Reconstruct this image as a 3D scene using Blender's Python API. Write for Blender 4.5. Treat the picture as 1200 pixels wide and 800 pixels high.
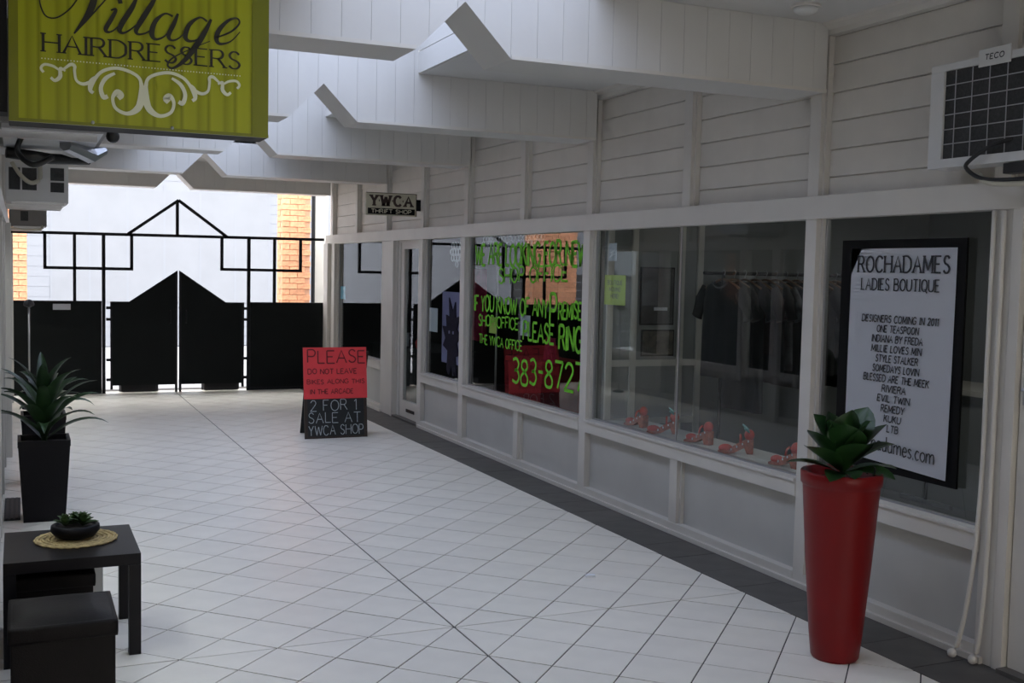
import bpy, bmesh, math, random
from mathutils import Vector, Matrix
random.seed(7)
R=random.Random(11)
for o in list(bpy.data.objects): bpy.data.objects.remove(o)
S=bpy.context.scene
COL=S.collection
# ------------------------------------------------------------------ camera
cam_d=bpy.data.cameras.new('camera'); cam=bpy.data.objects.new('camera',cam_d); COL.objects.link(cam)
S.camera=cam
cam_d.sensor_fit='HORIZONTAL'; cam_d.sensor_width=36; cam_d.lens=36*1295.5/1200; cam_d.clip_start=.05; cam_d.clip_end=400
YAW,PITCH,ROLL=.4197,-.0641,.0214
_f=Vector((math.sin(YAW)*math.cos(PITCH),math.cos(YAW)*math.cos(PITCH),math.sin(PITCH)))
_r=Vector((math.cos(YAW),-math.sin(YAW),0)); _u=_r.cross(_f)
_r2=math.cos(ROLL)*_r+math.sin(ROLL)*_u; _u2=-math.sin(ROLL)*_r+math.cos(ROLL)*_u
m=Matrix((( _r2.x,_u2.x,-_f.x),(_r2.y,_u2.y,-_f.y),(_r2.z,_u2.z,-_f.z))).to_4x4()
m.translation=Vector((-1.896,-4.858,1.713)); cam.matrix_world=m
# ------------------------------------------------------------------ world, light, exposure
W=bpy.data.worlds.new('sky'); S.world=W; W.use_nodes=True
nt=W.node_tree; bg=nt.nodes['Background']
tc=nt.nodes.new('ShaderNodeTexCoord'); sep=nt.nodes.new('ShaderNodeSeparateXYZ'); nt.links.new(tc.outputs['Generated'],sep.inputs[0])
rp=nt.nodes.new('ShaderNodeValToRGB'); nt.links.new(sep.outputs['Z'],rp.inputs[0]); nt.links.new(rp.outputs[0],bg.inputs[0])
rp.color_ramp.elements[0].position=0; rp.color_ramp.elements[0].color=(.37,.375,.39,1)
rp.color_ramp.elements[1].position=1; rp.color_ramp.elements[1].color=(.97,.98,1,1)
bg.inputs[1].default_value=7.0
sun_d=bpy.data.lights.new('sun','SUN'); sun_d.energy=.4; sun_d.angle=.6; sun_d.color=(1,.97,.93)
sun=bpy.data.objects.new('sun',sun_d); COL.objects.link(sun); sun.rotation_euler=(math.radians(38),0,math.radians(15)); sun.location=(0,-5,20)
S.view_settings.view_transform='Standard'; S.view_settings.look='None'; S.view_settings.gamma=1
S.view_settings.use_curve_mapping=False
S.view_settings.exposure=0.53
def portal(loc,rot,sx,sy):
    d=bpy.data.lights.new('sky_portal','AREA'); d.shape='RECTANGLE'; d.size=sx; d.size_y=sy; d.cycles.is_portal=True
    o=bpy.data.objects.new('sky_portal',d); COL.objects.link(o); o.location=loc; o.rotation_euler=rot
BY=[-5.2,-2.65,-.1,2.46,4.99,7.6,10.13]   # front faces of the cross beams
for a,b in list(zip(BY[:-1],BY[1:]))[1:5]: portal((-.04,(a+b)/2+.16,3.66),(0,0,0),1.3,b-a-.35)
portal((0,-9.2,1.5),(math.pi/2,0,0),3.9,3)
portal((0,10.65,1.35),(-math.pi/2,0,0),3.9,2.7)
# ------------------------------------------------------------------ materials
def nodes(mt): return mt.node_tree.nodes, mt.node_tree.links
def mat(name,col,rough=.6,metal=0,var=.06,scale=6,bump=0,bscale=60,spec=.5,coat=0):
    mt=bpy.data.materials.new(name); mt.use_nodes=True; N,L=nodes(mt); b=N['Principled BSDF']
    b.inputs['Roughness'].default_value=rough; b.inputs['Metallic'].default_value=metal; b.inputs['Specular IOR Level'].default_value=spec
    b.inputs['Coat Weight'].default_value=coat
    tc=N.new('ShaderNodeTexCoord'); n=N.new('ShaderNodeTexNoise'); n.inputs['Scale'].default_value=scale; n.inputs['Detail'].default_value=4
    L.new(tc.outputs['Object'],n.inputs['Vector'])
    r=N.new('ShaderNodeValToRGB'); L.new(n.outputs['Fac'],r.inputs[0])
    r.color_ramp.elements[0].position=.3; r.color_ramp.elements[1].position=.7
    r.color_ramp.elements[0].color=tuple(c*(1-var) for c in col)+(1,); r.color_ramp.elements[1].color=tuple(min(1,c*(1+var)) for c in col)+(1,)
    L.new(r.outputs[0],b.inputs['Base Color'])
    if bump:
        n2=N.new('ShaderNodeTexNoise'); n2.inputs['Scale'].default_value=bscale; L.new(tc.outputs['Object'],n2.inputs['Vector'])
        bp=N.new('ShaderNodeBump'); bp.inputs['Strength'].default_value=bump; bp.inputs['Distance'].default_value=.01
        L.new(n2.outputs['Fac'],bp.inputs['Height']); L.new(bp.outputs[0],b.inputs['Normal'])
    return mt
def per_object(mt,amt):
    N,L=nodes(mt); b=N['Principled BSDF']; src=b.inputs['Base Color'].links[0].from_socket
    oi=N.new('ShaderNodeObjectInfo'); mr=N.new('ShaderNodeMapRange'); mr.inputs[3].default_value=1-amt; mr.inputs[4].default_value=1+amt
    L.new(oi.outputs['Random'],mr.inputs[0]); h=N.new('ShaderNodeHueSaturation'); L.new(mr.outputs[0],h.inputs['Value']); L.new(src,h.inputs['Color']); L.new(h.outputs[0],b.inputs['Base Color'])
    return mt
M={}
M['paint']=mat('white_paint',(.61,.58,.53),.45,var=.04,scale=3,bump=.05,bscale=30)
M['board']=per_object(mat('white_board_paint',(.65,.61,.55),.5,var=.05,scale=4,bump=.06,bscale=20),.02)
M['beam']=per_object(mat('white_panel_paint',(.60,.585,.555),.5,var=.03,scale=2,bump=.04,bscale=20),.012)
M['ceil']=mat('ceiling_paint',(.62,.61,.59),.6,var=.03,scale=2)
M['panel']=mat('grey_panel_sheet',(.48,.47,.44),.55,var=.05,scale=3,bump=.05,bscale=90)
M['tile']=per_object(mat('pale_floor_tile',(.81,.768,.685),.36,var=.04,scale=5,bump=.03,bscale=25,spec=.5),.03)
M['dark_tile']=per_object(mat('charcoal_floor_tile',(.10,.094,.086),.5,var=.15,scale=8,bump=.05,bscale=60,spec=.3),.1)
M['grout']=mat('grout',(.06,.056,.052),.9,var=.15,scale=20)
M['black_metal']=mat('black_powder_coat',(.012,.012,.014),.6,var=.1,scale=5,spec=.2)
M['gate_sheet']=mat('black_gate_sheet',(.006,.008,.008),.75,var=.15,scale=3,bump=.04,bscale=30,spec=.2)
M['brick']=per_object(mat('orange_brick',(.74,.36,.20),.85,var=.18,scale=25,bump=.3,bscale=80),.14)
M['mortar']=mat('mortar',(.58,.33,.21),.95,var=.1,scale=30)
M['facade']=mat('warm_render',(.50,.44,.36),.8,var=.05,scale=1)
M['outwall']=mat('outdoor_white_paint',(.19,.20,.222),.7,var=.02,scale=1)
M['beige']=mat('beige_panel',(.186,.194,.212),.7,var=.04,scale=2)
M['ground']=mat('pale_concrete_paving',(.30,.30,.31),.8,var=.08,scale=2,bump=.1,bscale=40)
M['red']=mat('glossy_red_plastic',(.19,.005,.006),.36,var=.04,scale=3,spec=.3)
M['soil']=mat('potting_soil',(.02,.013,.009),.95,var=.4,scale=60,bump=.6,bscale=120)
M['blackpot']=mat('black_plastic_pot',(.004,.0035,.005),.5,var=.15,scale=4,spec=.18)
M['wood']=mat('black_brown_veneer',(.004,.0035,.005),.4,var=.25,scale=9,spec=.2)
M['leather']=mat('black_brown_leatherette',(.006,.0045,.0045),.45,var=.2,scale=9,bump=.15,bscale=180,spec=.13)
M['mat']=mat('woven_seagrass',(.42,.32,.15),.85,var=.3,scale=60,bump=.5,bscale=200)
M['steel']=mat('galvanised_steel',(.45,.46,.48),.35,metal=.9,var=.1,scale=8)
M['acwhite']=mat('off_white_sheet_metal',(.60,.60,.59),.4,var=.04,scale=5)
M['acgrey']=mat('shaded_grey_casing',(.17,.165,.16),.5,var=.08,scale=5)  # one even dark grey for the casings
M['acdark']=mat('dark_coil',(.035,.036,.036),.6,var=.3,scale=80,bump=.5,bscale=300)
M['cable']=mat('black_rubber',(.012,.012,.012),.5)
M['pipe']=mat('lagged_pipe',(.50,.47,.38),.7)
M['poster_white']=mat('poster_paper',(.92,.93,.98),.6,var=.01)
M['black']=mat('black_print',(.004,.004,.004),.7,var=.02,spec=.15)
M['dkprint']=mat('dark_grey_print',(.03,.03,.035),.7,var=.02)
M['green_sign']=None
M['ink']=mat('olive_black_print',(.012,.012,.004),.5,var=.02)
M['cream']=mat('cream_print',(.82,.84,.62),.5,var=.02)
M['neon']=mat('lime_window_paint',(.16,.55,.015),.7,var=.2,scale=30)
M['redpaper']=mat('red_card',(.85,.06,.07),.7,var=.04,scale=9,bump=.1,bscale=8)
M['board_black']=mat('chalkboard',(.012,.015,.016),.6,var=.2,scale=14)
M['chalk']=mat('chalk',(.42,.47,.50),.9,var=.25,scale=60)
M['redink']=mat('dark_red_marker',(.16,.012,.018),.7)
M['frame_wood']=mat('dark_wood_frame',(.035,.022,.016),.6)
M['ycream']=mat('aged_cream_sign',(.50,.47,.36),.6,var=.1,scale=14)
M['brown']=mat('brown_black_print',(.035,.015,.012),.6)
M['oldgreen']=mat('faded_green_print',(.22,.24,.15),.7)
M['yellow']=mat('yellow_note_paper',(.50,.62,.13),.8,var=.03)
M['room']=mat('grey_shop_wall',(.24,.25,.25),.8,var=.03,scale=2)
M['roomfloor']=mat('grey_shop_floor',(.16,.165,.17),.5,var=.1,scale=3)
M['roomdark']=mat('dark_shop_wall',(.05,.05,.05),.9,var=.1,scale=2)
M['tee']=mat('black_jersey',(.007,.007,.008),.9,var=.2,scale=10,bump=.5,bscale=7)
M['blackcloth']=mat('black_cloth',(.010,.010,.011),.9,var=.3,scale=9,bump=.5,bscale=9)
M['brownc']=mat('brown_cloth',(.020,.010,.009),.9,var=.2,scale=12,bump=.5,bscale=9)
M['greyc']=mat('mottled_grey_cloth',(.055,.055,.06),.9,var=.6,scale=18,bump=.5,bscale=12)
M['hanger']=mat('varnished_wood',(.14,.07,.03),.4)
M['photo1']=mat('dark_photo_print',(.035,.035,.035),.5,var=.8,scale=7)
M['photo2']=mat('sepia_photo_print',(.07,.06,.045),.5,var=.8,scale=16)
M['pink']=mat('pink_fabric',(.50,.03,.10),.9,var=.15,scale=14,bump=.3,bscale=14)
M['redc']=mat('red_fabric',(.35,.02,.02),.9,var=.15,scale=14,bump=.3,bscale=14)
M['lilac']=mat('lilac_paper',(.30,.28,.50),.8,var=.05)
M['purple']=mat('dark_purple_felt',(.020,.010,.035),.9,var=.3,scale=20)
M['teal']=mat('blue_paper',(.12,.35,.50),.8)
M['whitepaper']=mat('white_paper',(.55,.57,.62),.8,var=.02)
M['shoe_red']=mat('red_shoe_cloth',(.60,.05,.03),.6,var=.2,scale=30)
M['shoe_sole']=mat('striped_espadrille',(.45,.12,.07),.8,var=.4,scale=40,bump=.4,bscale=90)
M['shoe_teal']=mat('teal_ribbon',(.15,.35,.36),.7)
M['umbr']=mat('dark_cap_plastic',(.015,.015,.02),.6)
M['lace']=mat('white_lace',(.85,.86,.88),.9)
M['leaf1']=mat('deep_green_leaf',(.018,.055,.014),.33,var=.35,scale=9,bump=.15,bscale=18,spec=.5)
M['leaf2']=mat('strappy_green_leaf',(.020,.050,.016),.38,var=.4,scale=12,spec=.5)
M['leaf3']=mat('succulent_leaf',(.055,.10,.03),.5,var=.3,scale=12)
M['aluminium']=mat('brushed_aluminium',(.42,.42,.43),.35,metal=.7,var=.05)
M['lamp_off']=mat('opal_plastic',(.62,.62,.60),.35,var=.02)
def glass_mat(name,ior,tint,fmin=0.):
    mt=bpy.data.materials.new(name); mt.use_nodes=True; N,L=nodes(mt); N.clear()
    o=N.new('ShaderNodeOutputMaterial'); t=N.new('ShaderNodeBsdfTransparent'); t.inputs[0].default_value=tint+(1,)
    g=N.new('ShaderNodeBsdfGlossy'); g.inputs['Roughness'].default_value=.0; g.inputs[0].default_value=(.95,.97,1,1)
    f=N.new('ShaderNodeFresnel'); f.inputs[0].default_value=ior; geo=N.new('ShaderNodeNewGeometry')
    s=N.new('ShaderNodeMath'); s.operation='SUBTRACT'; s.inputs[0].default_value=1; L.new(geo.outputs['Backfacing'],s.inputs[1])
    p=N.new('ShaderNodeMath'); p.operation='MULTIPLY'; L.new(f.outputs[0],p.inputs[0]); L.new(s.outputs[0],p.inputs[1])
    mx=N.new('ShaderNodeMixShader'); L.new(p.outputs[0],mx.inputs[0]); L.new(t.outputs[0],mx.inputs[1]); L.new(g.outputs[0],mx.inputs[2]); L.new(mx.outputs[0],o.inputs[0])
    return mt
M['glass']=glass_mat('window_glass',1.64,(.90,.93,.92))
M['skyglass']=glass_mat('skylight_glass',1.3,(.57,.61,.70))
# the hairdresser's sign: print of soft vertical stripes on lime
def sign_material():
    mt=mat('lime_striped_print',(.30,.34,.008),.3,var=.02,spec=.4); N,L=nodes(mt); b=N['Principled BSDF']
    tc=N.new('ShaderNodeTexCoord'); sp=N.new('ShaderNodeSeparateXYZ'); L.new(tc.outputs['Object'],sp.inputs[0])
    m1=N.new('ShaderNodeMath'); m1.operation='MULTIPLY'; m1.inputs[1].default_value=1/.092; L.new(sp.outputs['X'],m1.inputs[0])
    fr=N.new('ShaderNodeMath'); fr.operation='FRACT'; L.new(m1.outputs[0],fr.inputs[0])
    r=N.new('ShaderNodeValToRGB'); L.new(fr.outputs[0],r.inputs[0]); e=r.color_ramp.elements
    e[0].position=0; e[0].color=(.25,.27,.003,1); e[1].position=1; e[1].color=(.25,.27,.003,1)
    k=e.new(.12); k.color=(.42,.45,.012,1); k=e.new(.5); k.color=(.39,.42,.010,1); k=e.new(.62); k.color=(.29,.31,.005,1); k=e.new(.9); k.color=(.38,.41,.010,1)
    L.new(r.outputs[0],b.inputs['Base Color']); return mt
M['green_sign']=sign_material()
M['sign_edge']=mat('olive_sign_border',(.20,.215,.004),.3,var=.03)
# ------------------------------------------------------------------ helpers
def link(o,parent=None):
    COL.objects.link(o)
    if parent is not None: o.parent=parent
    return o
def obj(name,bm,mt,parent=None,smooth=False):
    me=bpy.data.meshes.new(name); bm.normal_update(); bm.to_mesh(me); bm.free(); me.materials.append(M[mt] if isinstance(mt,str) else mt)
    if smooth:
        for p in me.polygons: p.use_smooth=True
    return link(bpy.data.objects.new(name,me),parent)
def tag(o,label,cat=None,group=None,kind=None):
    if label: o['label']=label
    if cat: o['category']=cat
    if group: o['group']=group
    if kind: o['kind']=kind
    return o
def thing(name,label,cat,loc=(0,0,0),rz=0,group=None):
    o=bpy.data.objects.new(name,None); COL.objects.link(o); o.location=loc; o.rotation_euler=(0,0,rz); o.empty_display_size=.1
    return tag(o,label,cat,group)
def structure(name,label,cat='structure'):
    o=bpy.data.objects.new(name,None); COL.objects.link(o); o['kind']='structure'; o['label']=label; o['category']=cat
    return o
def box(x0,x1,y0,y1,z0,z1,bm=None,bev=0):
    bm=bm or bmesh.new(); n0=len(bm.verts)
    v=[bm.verts.new((x,y,z)) for x in (x0,x1) for y in (y0,y1) for z in (z0,z1)]
    fs=[bm.faces.new([v[i] for i in q]) for q in ((0,1,3,2),(4,6,7,5),(0,4,5,1),(2,3,7,6),(0,2,6,4),(1,5,7,3))]
    if bev:
        es={e for f in fs for e in f.edges}; bmesh.ops.bevel(bm,geom=list(es),offset=bev,segments=2,affect='EDGES',profile=.7)
    return bm
def tfm(bm,mx,verts=None): bmesh.ops.transform(bm,matrix=mx,verts=verts or bm.verts[:]); return bm
def prism(poly,axis,a,b,bm=None):
    """extrude a 2-D polygon along an axis ('x': (y,z), 'y': (x,z), 'z': (x,y))"""
    bm=bm or bmesh.new()
    def P(p,t): return {'x':(t,p[0],p[1]),'y':(p[0],t,p[1]),'z':(p[0],p[1],t)}[axis]
    v0=[bm.verts.new(P(p,a)) for p in poly]; v1=[bm.verts.new(P(p,b)) for p in poly]; n=len(poly)
    fs=[bm.faces.new(v0),bm.faces.new(v1[::-1])]
    for i in range(n): fs.append(bm.faces.new((v0[i],v1[i],v1[(i+1)%n],v0[(i+1)%n])))
    bmesh.ops.recalc_face_normals(bm,faces=fs)
    return bm
def tube(pts,r,seg=8,bm=None,cap=True):
    bm=bm or bmesh.new(); pts=[Vector(p) for p in pts]; rings=[]
    rr=r if isinstance(r,(list,tuple)) else [r]*len(pts)
    for i,p in enumerate(pts):
        d=(pts[min(i+1,len(pts)-1)]-pts[max(i-1,0)]).normalized()
        a=d.cross(Vector((0,0,1)) if abs(d.z)<.9 else Vector((1,0,0))).normalized(); b=d.cross(a)
        rings.append([bm.verts.new(p+(a*math.cos(t)+b*math.sin(t))*rr[i]) for t in [2*math.pi*k/seg for k in range(seg)]])
    fs=[]
    for A,B in zip(rings[:-1],rings[1:]):
        for k in range(seg): fs.append(bm.faces.new((A[k],A[(k+1)%seg],B[(k+1)%seg],B[k])))
    if cap: fs.append(bm.faces.new(rings[0])); fs.append(bm.faces.new(rings[-1]))
    bmesh.ops.recalc_face_normals(bm,faces=fs)
    return bm
def lathe(prof,seg=48,bm=None,cx=0,cy=0):
    bm=bm or bmesh.new(); rings=[]
    for r,z in prof:
        rings.append([bm.verts.new((cx+r*math.cos(2*math.pi*k/seg),cy+r*math.sin(2*math.pi*k/seg),z)) for k in range(seg)])
    fs=[]
    for A,B in zip(rings[:-1],rings[1:]):
        for k in range(seg): fs.append(bm.faces.new((A[k],A[(k+1)%seg],B[(k+1)%seg],B[k])))
    fs.append(bm.faces.new(rings[0])); fs.append(bm.faces.new(rings[-1]))
    bmesh.ops.recalc_face_normals(bm,faces=fs); return bm
def ball(c,rad,bm=None,seg=12):
    bm=bm or bmesh.new(); sx,sy,sz=rad if isinstance(rad,(tuple,list)) else (rad,)*3
    r=bmesh.ops.create_uvsphere(bm,u_segments=seg,v_segments=seg//2+2,radius=1)
    tfm(bm,Matrix.Translation(c)@Matrix.Diagonal((sx,sy,sz,1)),r['verts']); return bm
def catmull(P,n=5):
    if len(P)<3: return P
    out=[]; L=[P[0]]+list(P)+[P[-1]]
    for i in range(1,len(L)-2):
        a,b,c,d=L[i-1:i+3]
        for k in range(n):
            t=k/n; out.append(tuple(.5*(2*b[j]+(c[j]-a[j])*t+(2*a[j]-5*b[j]+4*c[j]-d[j])*t*t+(3*b[j]-a[j]-3*c[j]+d[j])*t**3) for j in range(len(b))))
    out.append(tuple(P[-1])); return out
# flat lettering -----------------------------------------------------
GL={
'A':(.8,'0,0 .4,1 .8,0|.15,.38 .65,.38'),'B':(.7,'0,0 0,1|~0,1 .45,1 .6,.76 .45,.53 0,.53|~0,.53 .5,.53 .68,.27 .5,0 0,0'),
'C':(.75,'~.72,.82 .55,.98 .25,.98 .02,.7 .02,.3 .25,.02 .55,.02 .74,.18'),'D':(.78,'0,0 0,1|~0,1 .4,1 .72,.78 .76,.5 .72,.22 .4,0 0,0'),
'E':(.6,'0,0 0,1|0,1 .58,1|0,.52 .45,.52|0,0 .6,0'),'F':(.58,'0,0 0,1|0,1 .58,1|0,.52 .42,.52'),
'G':(.8,'~.72,.82 .55,.98 .25,.98 .02,.7 .02,.3 .25,.02 .55,.02 .74,.2|.74,.2 .74,.45|.45,.45 .78,.45'),'H':(.75,'0,0 0,1|.75,0 .75,1|0,.52 .75,.52'),
'I':(.12,'.06,0 .06,1'),'J':(.45,'~.4,1 .4,.3 .3,.03 .12,.02 0,.18'),'K':(.7,'0,0 0,1|.62,1 0,.42|.2,.6 .7,0'),'L':(.55,'0,0 0,1|0,0 .55,0'),
'M':(.9,'0,0 .06,1|.06,1 .45,.15|.45,.15 .84,1|.84,1 .9,0'),'N':(.75,'0,0 0,1|0,1 .75,0|.75,0 .75,1'),
'O':(.82,'~.41,1 .12,.85 .01,.5 .12,.15 .41,0 .7,.15 .81,.5 .7,.85 .41,1'),'P':(.65,'0,0 0,1|~0,1 .45,1 .62,.75 .45,.48 0,.48'),
'Q':(.82,'~.41,1 .12,.85 .01,.5 .12,.15 .41,0 .7,.15 .81,.5 .7,.85 .41,1|.48,.2 .82,-.15'),'R':(.7,'0,0 0,1|~0,1 .45,1 .6,.77 .45,.52 0,.52|.35,.52 .7,0'),
'S':(.6,'~.54,.85 .4,.99 .18,.98 .05,.78 .15,.58 .42,.45 .57,.25 .45,.03 .2,0 .02,.15'),'T':(.7,'.35,0 .35,1|0,1 .7,1'),
'U':(.75,'~0,1 0,.6 .03,.2 .2,.02 .5,.02 .7,.2 .74,.6 .74,1'),'V':(.75,'0,1 .37,0|.37,0 .75,1'),'W':(1.05,'0,1 .26,0|.26,0 .52,.9|.52,.9 .78,0|.78,0 1.05,1'),
'X':(.7,'0,0 .7,1|0,1 .7,0'),'Y':(.7,'0,1 .35,.48|.7,1 .35,.48|.35,.48 .35,0'),'Z':(.6,'0,1 .6,1|.6,1 0,0|0,0 .6,0'),
'0':(.6,'~.3,1 .06,.8 .03,.3 .3,0 .56,.3 .55,.8 .3,1'),'1':(.3,'0,.8 .2,1|.2,1 .2,0'),'2':(.6,'~.04,.8 .2,1 .45,.97 .54,.72 .3,.35 0,0|0,0 .6,0'),
'3':(.55,'~.03,.92 .3,1 .5,.8 .38,.56 .18,.52 .42,.5 .54,.25 .35,.01 .0,.08'),'7':(.55,'0,1 .55,1|.55,1 .2,0'),
'8':(.6,'~.3,.54 .08,.7 .12,.92 .3,1 .48,.92 .52,.7 .3,.54 .04,.32 .08,.06 .3,0 .52,.06 .56,.32 .3,.54'),
'-':(.35,'0,.5 .35,.5'),'/':(.35,'0,-.05 .35,1'),'.':(.12,'.03,0 .1,0|.03,.06 .1,.06'),'!':(.12,'.06,.3 .06,1|.02,.04 .1,.04'),
'a':(.5,'~.4,.55 .15,.6 .02,.3 .12,.02 .35,.08 .4,.3|.42,.6 .42,0'),'c':(.42,'~.4,.52 .2,.6 .02,.3 .2,0 .4,.1'),'d':(.5,'~.4,.55 .15,.6 .02,.3 .12,.02 .35,.08 .4,.3|.42,1 .42,0'),
'e':(.45,'~.02,.32 .42,.34 .35,.57 .15,.58 .02,.3 .15,0 .42,.1'),'h':(.48,'0,1 0,0|~0,.4 .2,.6 .38,.5 .42,0'),'m':(.8,'0,.6 0,0|~0,.4 .18,.6 .34,.5 .36,0|~.36,.4 .55,.6 .72,.5 .74,0'),
'o':(.5,'~.25,.6 .05,.48 .02,.2 .25,0 .46,.2 .44,.48 .25,.6'),'r':(.35,'0,.6 0,0|~0,.35 .15,.58 .34,.56'),'s':(.38,'~.34,.52 .18,.6 .05,.48 .2,.32 .35,.16 .2,0 .02,.08'),
'n':(.48,'0,.6 0,0|~0,.4 .2,.6 .38,.5 .42,0'),'t':(.3,'.12,.9 .12,0|0,.6 .3,.6'),'i':(.1,'.05,.6 .05,0|.03,.8 .07,.8'),'k':(.42,'0,1 0,0|.36,.6 0,.25|.12,.35 .42,0'),
'v':(.45,'0,.6 .22,0|.22,0 .45,.6'),'f':(.3,'~.3,.95 .15,.95 .12,.7 .12,0|0,.6 .3,.6'),'w':(.6,'0,.6 .15,0|.15,0 .3,.55|.3,.55 .45,0|.45,0 .6,.6'),'u':(.48,'~0,.6 .02,.15 .2,0 .38,.15 .42,.6'),
'l':(.1,'.05,1 .05,0'),'b':(.5,'0,1 0,0|~0,.4 .2,.6 .42,.5 .45,.2 .3,0 0,.12'),'g':(.5,'~.4,.55 .15,.6 .02,.3 .15,.05 .4,.2|~.42,.6 .42,0 .3,-.28 .05,-.22'),'p':(.5,'0,.6 0,-.3|~0,.4 .2,.6 .42,.5 .45,.2 .3,0 0,.12'),'y':(.45,'0,.6 .22,0|.45,.6 .1,-.3'),
' ':(.35,''),'\u00b7':(.15,'.02,.5 .12,.5'),
}
def ribbon(bm,pts,wd,MP):
    """flat ribbon through 2-D points with a width each, mapped into space by MP"""
    n=len(pts)
    if n<2: return
    L=[];Rr=[]
    for i in range(n):
        a=pts[max(i-1,0)]; b=pts[min(i+1,n-1)]; dx,dy=b[0]-a[0],b[1]-a[1]; l=math.hypot(dx,dy) or 1e-6
        nx,ny=-dy/l,dx/l; w=wd[i]/2
        L.append(bm.verts.new(MP(pts[i][0]+nx*w,pts[i][1]+ny*w))); Rr.append(bm.verts.new(MP(pts[i][0]-nx*w,pts[i][1]-ny*w)))
    for i in range(n-1): bm.faces.new((L[i],Rr[i],Rr[i+1],L[i+1]))
def lettering(bm,text,x0,x1,h,MP,w=.1,y=0,slope=0,serif=0,contrast=0,slant=0,jit=0,gap=.2,hs=None):
    """one line of writing squeezed between x0 and x1; h cap height"""
    tot=sum(GL[c][0]+gap for c in text)-gap; k=(x1-x0)/tot; cx=x0
    for c in text:
        gw,st=GL[c]; jy=R.uniform(-jit,jit)*h; js=1+R.uniform(-jit,jit)
        for s in st.split('|'):
            if not s: continue
            sm=s[0]=='~'; P=[tuple(map(float,q.split(','))) for q in s.lstrip('~').split()]
            ends=(P[0],P[-1]); dirs=(P[1],P[-2])
            if sm: P=catmull(P,4)
            Q=[(cx+(p[0]*js+slant*p[1])*k,y+slope*(cx-x0)+jy+p[1]*h) for p in P]
            W_=[]
            for i in range(len(Q)):
                a=Q[max(i-1,0)]; b=Q[min(i+1,len(Q)-1)]; l=math.hypot(b[0]-a[0],b[1]-a[1]) or 1e-6
                W_.append(w*h*(1-contrast*(1-abs(b[1]-a[1])/l)))
            ribbon(bm,Q,W_,MP)
            if serif and not sm:
                for e,d in zip(ends,dirs):
                    if abs(e[1]-round(e[1]))<.02 and abs(d[1]-e[1])>2*abs(d[0]-e[0])*k/h*.5 and abs(d[1]-e[1])>.3:
                        px=cx+(e[0]+slant*e[1])*k; py=y+slope*(cx-x0)+jy+e[1]*h; sw=serif*h
                        ribbon(bm,[(px-sw,py),(px+sw,py)],[w*h*.45]*2,MP)
        cx+=(gw+gap)*k
    return bm
# ------------------------------------------------------------------ floor
D=.4243; XR=1.68; XL=-2.02
floor=structure('floor','tiled arcade floor laid diagonally with pale tiles and a charcoal edge strip','floor')
obj('grout_bed',box(-2.3,2.15,-10,10.9,-.12,-.004),'grout',floor)
def clip(poly,a,b,c):   # keep a*x+b*y<=c
    out=[]
    for i in range(len(poly)):
        p,q=poly[i],poly[(i+1)%len(poly)]; dp=a*p[0]+b*p[1]-c; dq=a*q[0]+b*q[1]-c
        if dp<=0: out.append(p)
        if dp*dq<0: t=dp/(dp-dq); out.append((p[0]+(q[0]-p[0])*t,p[1]+(q[1]-p[1])*t))
    return out
def area(P): return abs(sum(P[i][0]*P[(i+1)%len(P)][1]-P[(i+1)%len(P)][0]*P[i][1] for i in range(len(P))))/2
pieces=[]
g=.0037; H=D/2-g*1.2
for i in range(-24,12):
    for j in range(-70,60):
        if (i+j)%2==0: continue
        cx,cy=i*D/2,j*D/2
        if cx<XL-.3 or cx>XR+.3 or cy<-9.6 or cy>10.9: continue
        base=[(cx+H,cy),(cx,cy+H),(cx-H,cy),(cx,cy-H)]
        base=clip(base,1,0,XR-.003); base=clip(base,-1,0,-XL) if base else base; base=clip(base,0,1,10.6) if base else base
        if not base: continue
        parts=[base]
        if abs(cx)<.01: parts=[clip(base,1,0,-.0045),clip(base,-1,0,-.0045)]
        for jy in (0,-2*D*6,):
            parts=[q for p in parts for q in ([p] if abs(cy-jy)>.01 else [clip(p,0,1,jy-.003),clip(p,0,-1,-(jy+.003))])]
        for p in parts:
            if len(p)>2 and area(p)>.0006: pieces.append((math.hypot(cx+1.9,cy+4.86),cy,p))
vis=sorted([p for p in pieces if p[1]>-2.9],key=lambda t:t[0]); cnt=0
shared={}
rest=[p for p in pieces if p[1]<=-2.9]
def tilebm(p,bm=None):
    return prism(p,'z',-.02,0,bm)
for k,(d,cy,p) in enumerate(vis):
    if k<296:
        c=(sum(q[0] for q in p)/len(p),sum(q[1] for q in p)/len(p))
        key=tuple((round(q[0]-c[0],3),round(q[1]-c[1],3)) for q in p)
        if key in shared: o=bpy.data.objects.new('tile',shared[key]); link(o,floor)
        else:
            o=obj('tile',tilebm([(q[0]-c[0],q[1]-c[1]) for q in p]),'tile',floor); shared[key]=o.data
        o.location=(c[0],c[1],R.uniform(-.0006,.0006)); cnt+=1
    else: rest.append((d,cy,p))
bm=bmesh.new()
for d,cy,p in rest: tilebm(p,bm)
tag(obj('far_tiles',bm,'tile',floor),None,kind='stuff')
# charcoal border strip, two courses of tiles
y=-3.2
b0=obj('border_tile',box(0,.351,0,.3265,-.02,0),'dark_tile',floor); b0.location=(XR+.002,y,0)
while y<10.2:
    y+=.33; o=b0.copy(); link(o,floor); o.location=(XR+.002,y,R.uniform(-.0006,.0006))
bm=bmesh.new(); box(XR+.002,2.03,-9.6,-3.21,-.02,0,bm); obj('near_border',bm,'dark_tile',floor)
# ground outside the gate
gr=structure('ground_outside','pale concrete paving beyond the black gate','ground')
obj('paving',box(-16,16,10.9,26,-.14,-.02),'ground',gr)
obj('rear_paving',box(-10,10,-20,-10,-.14,-.02),'ground',gr)
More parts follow.
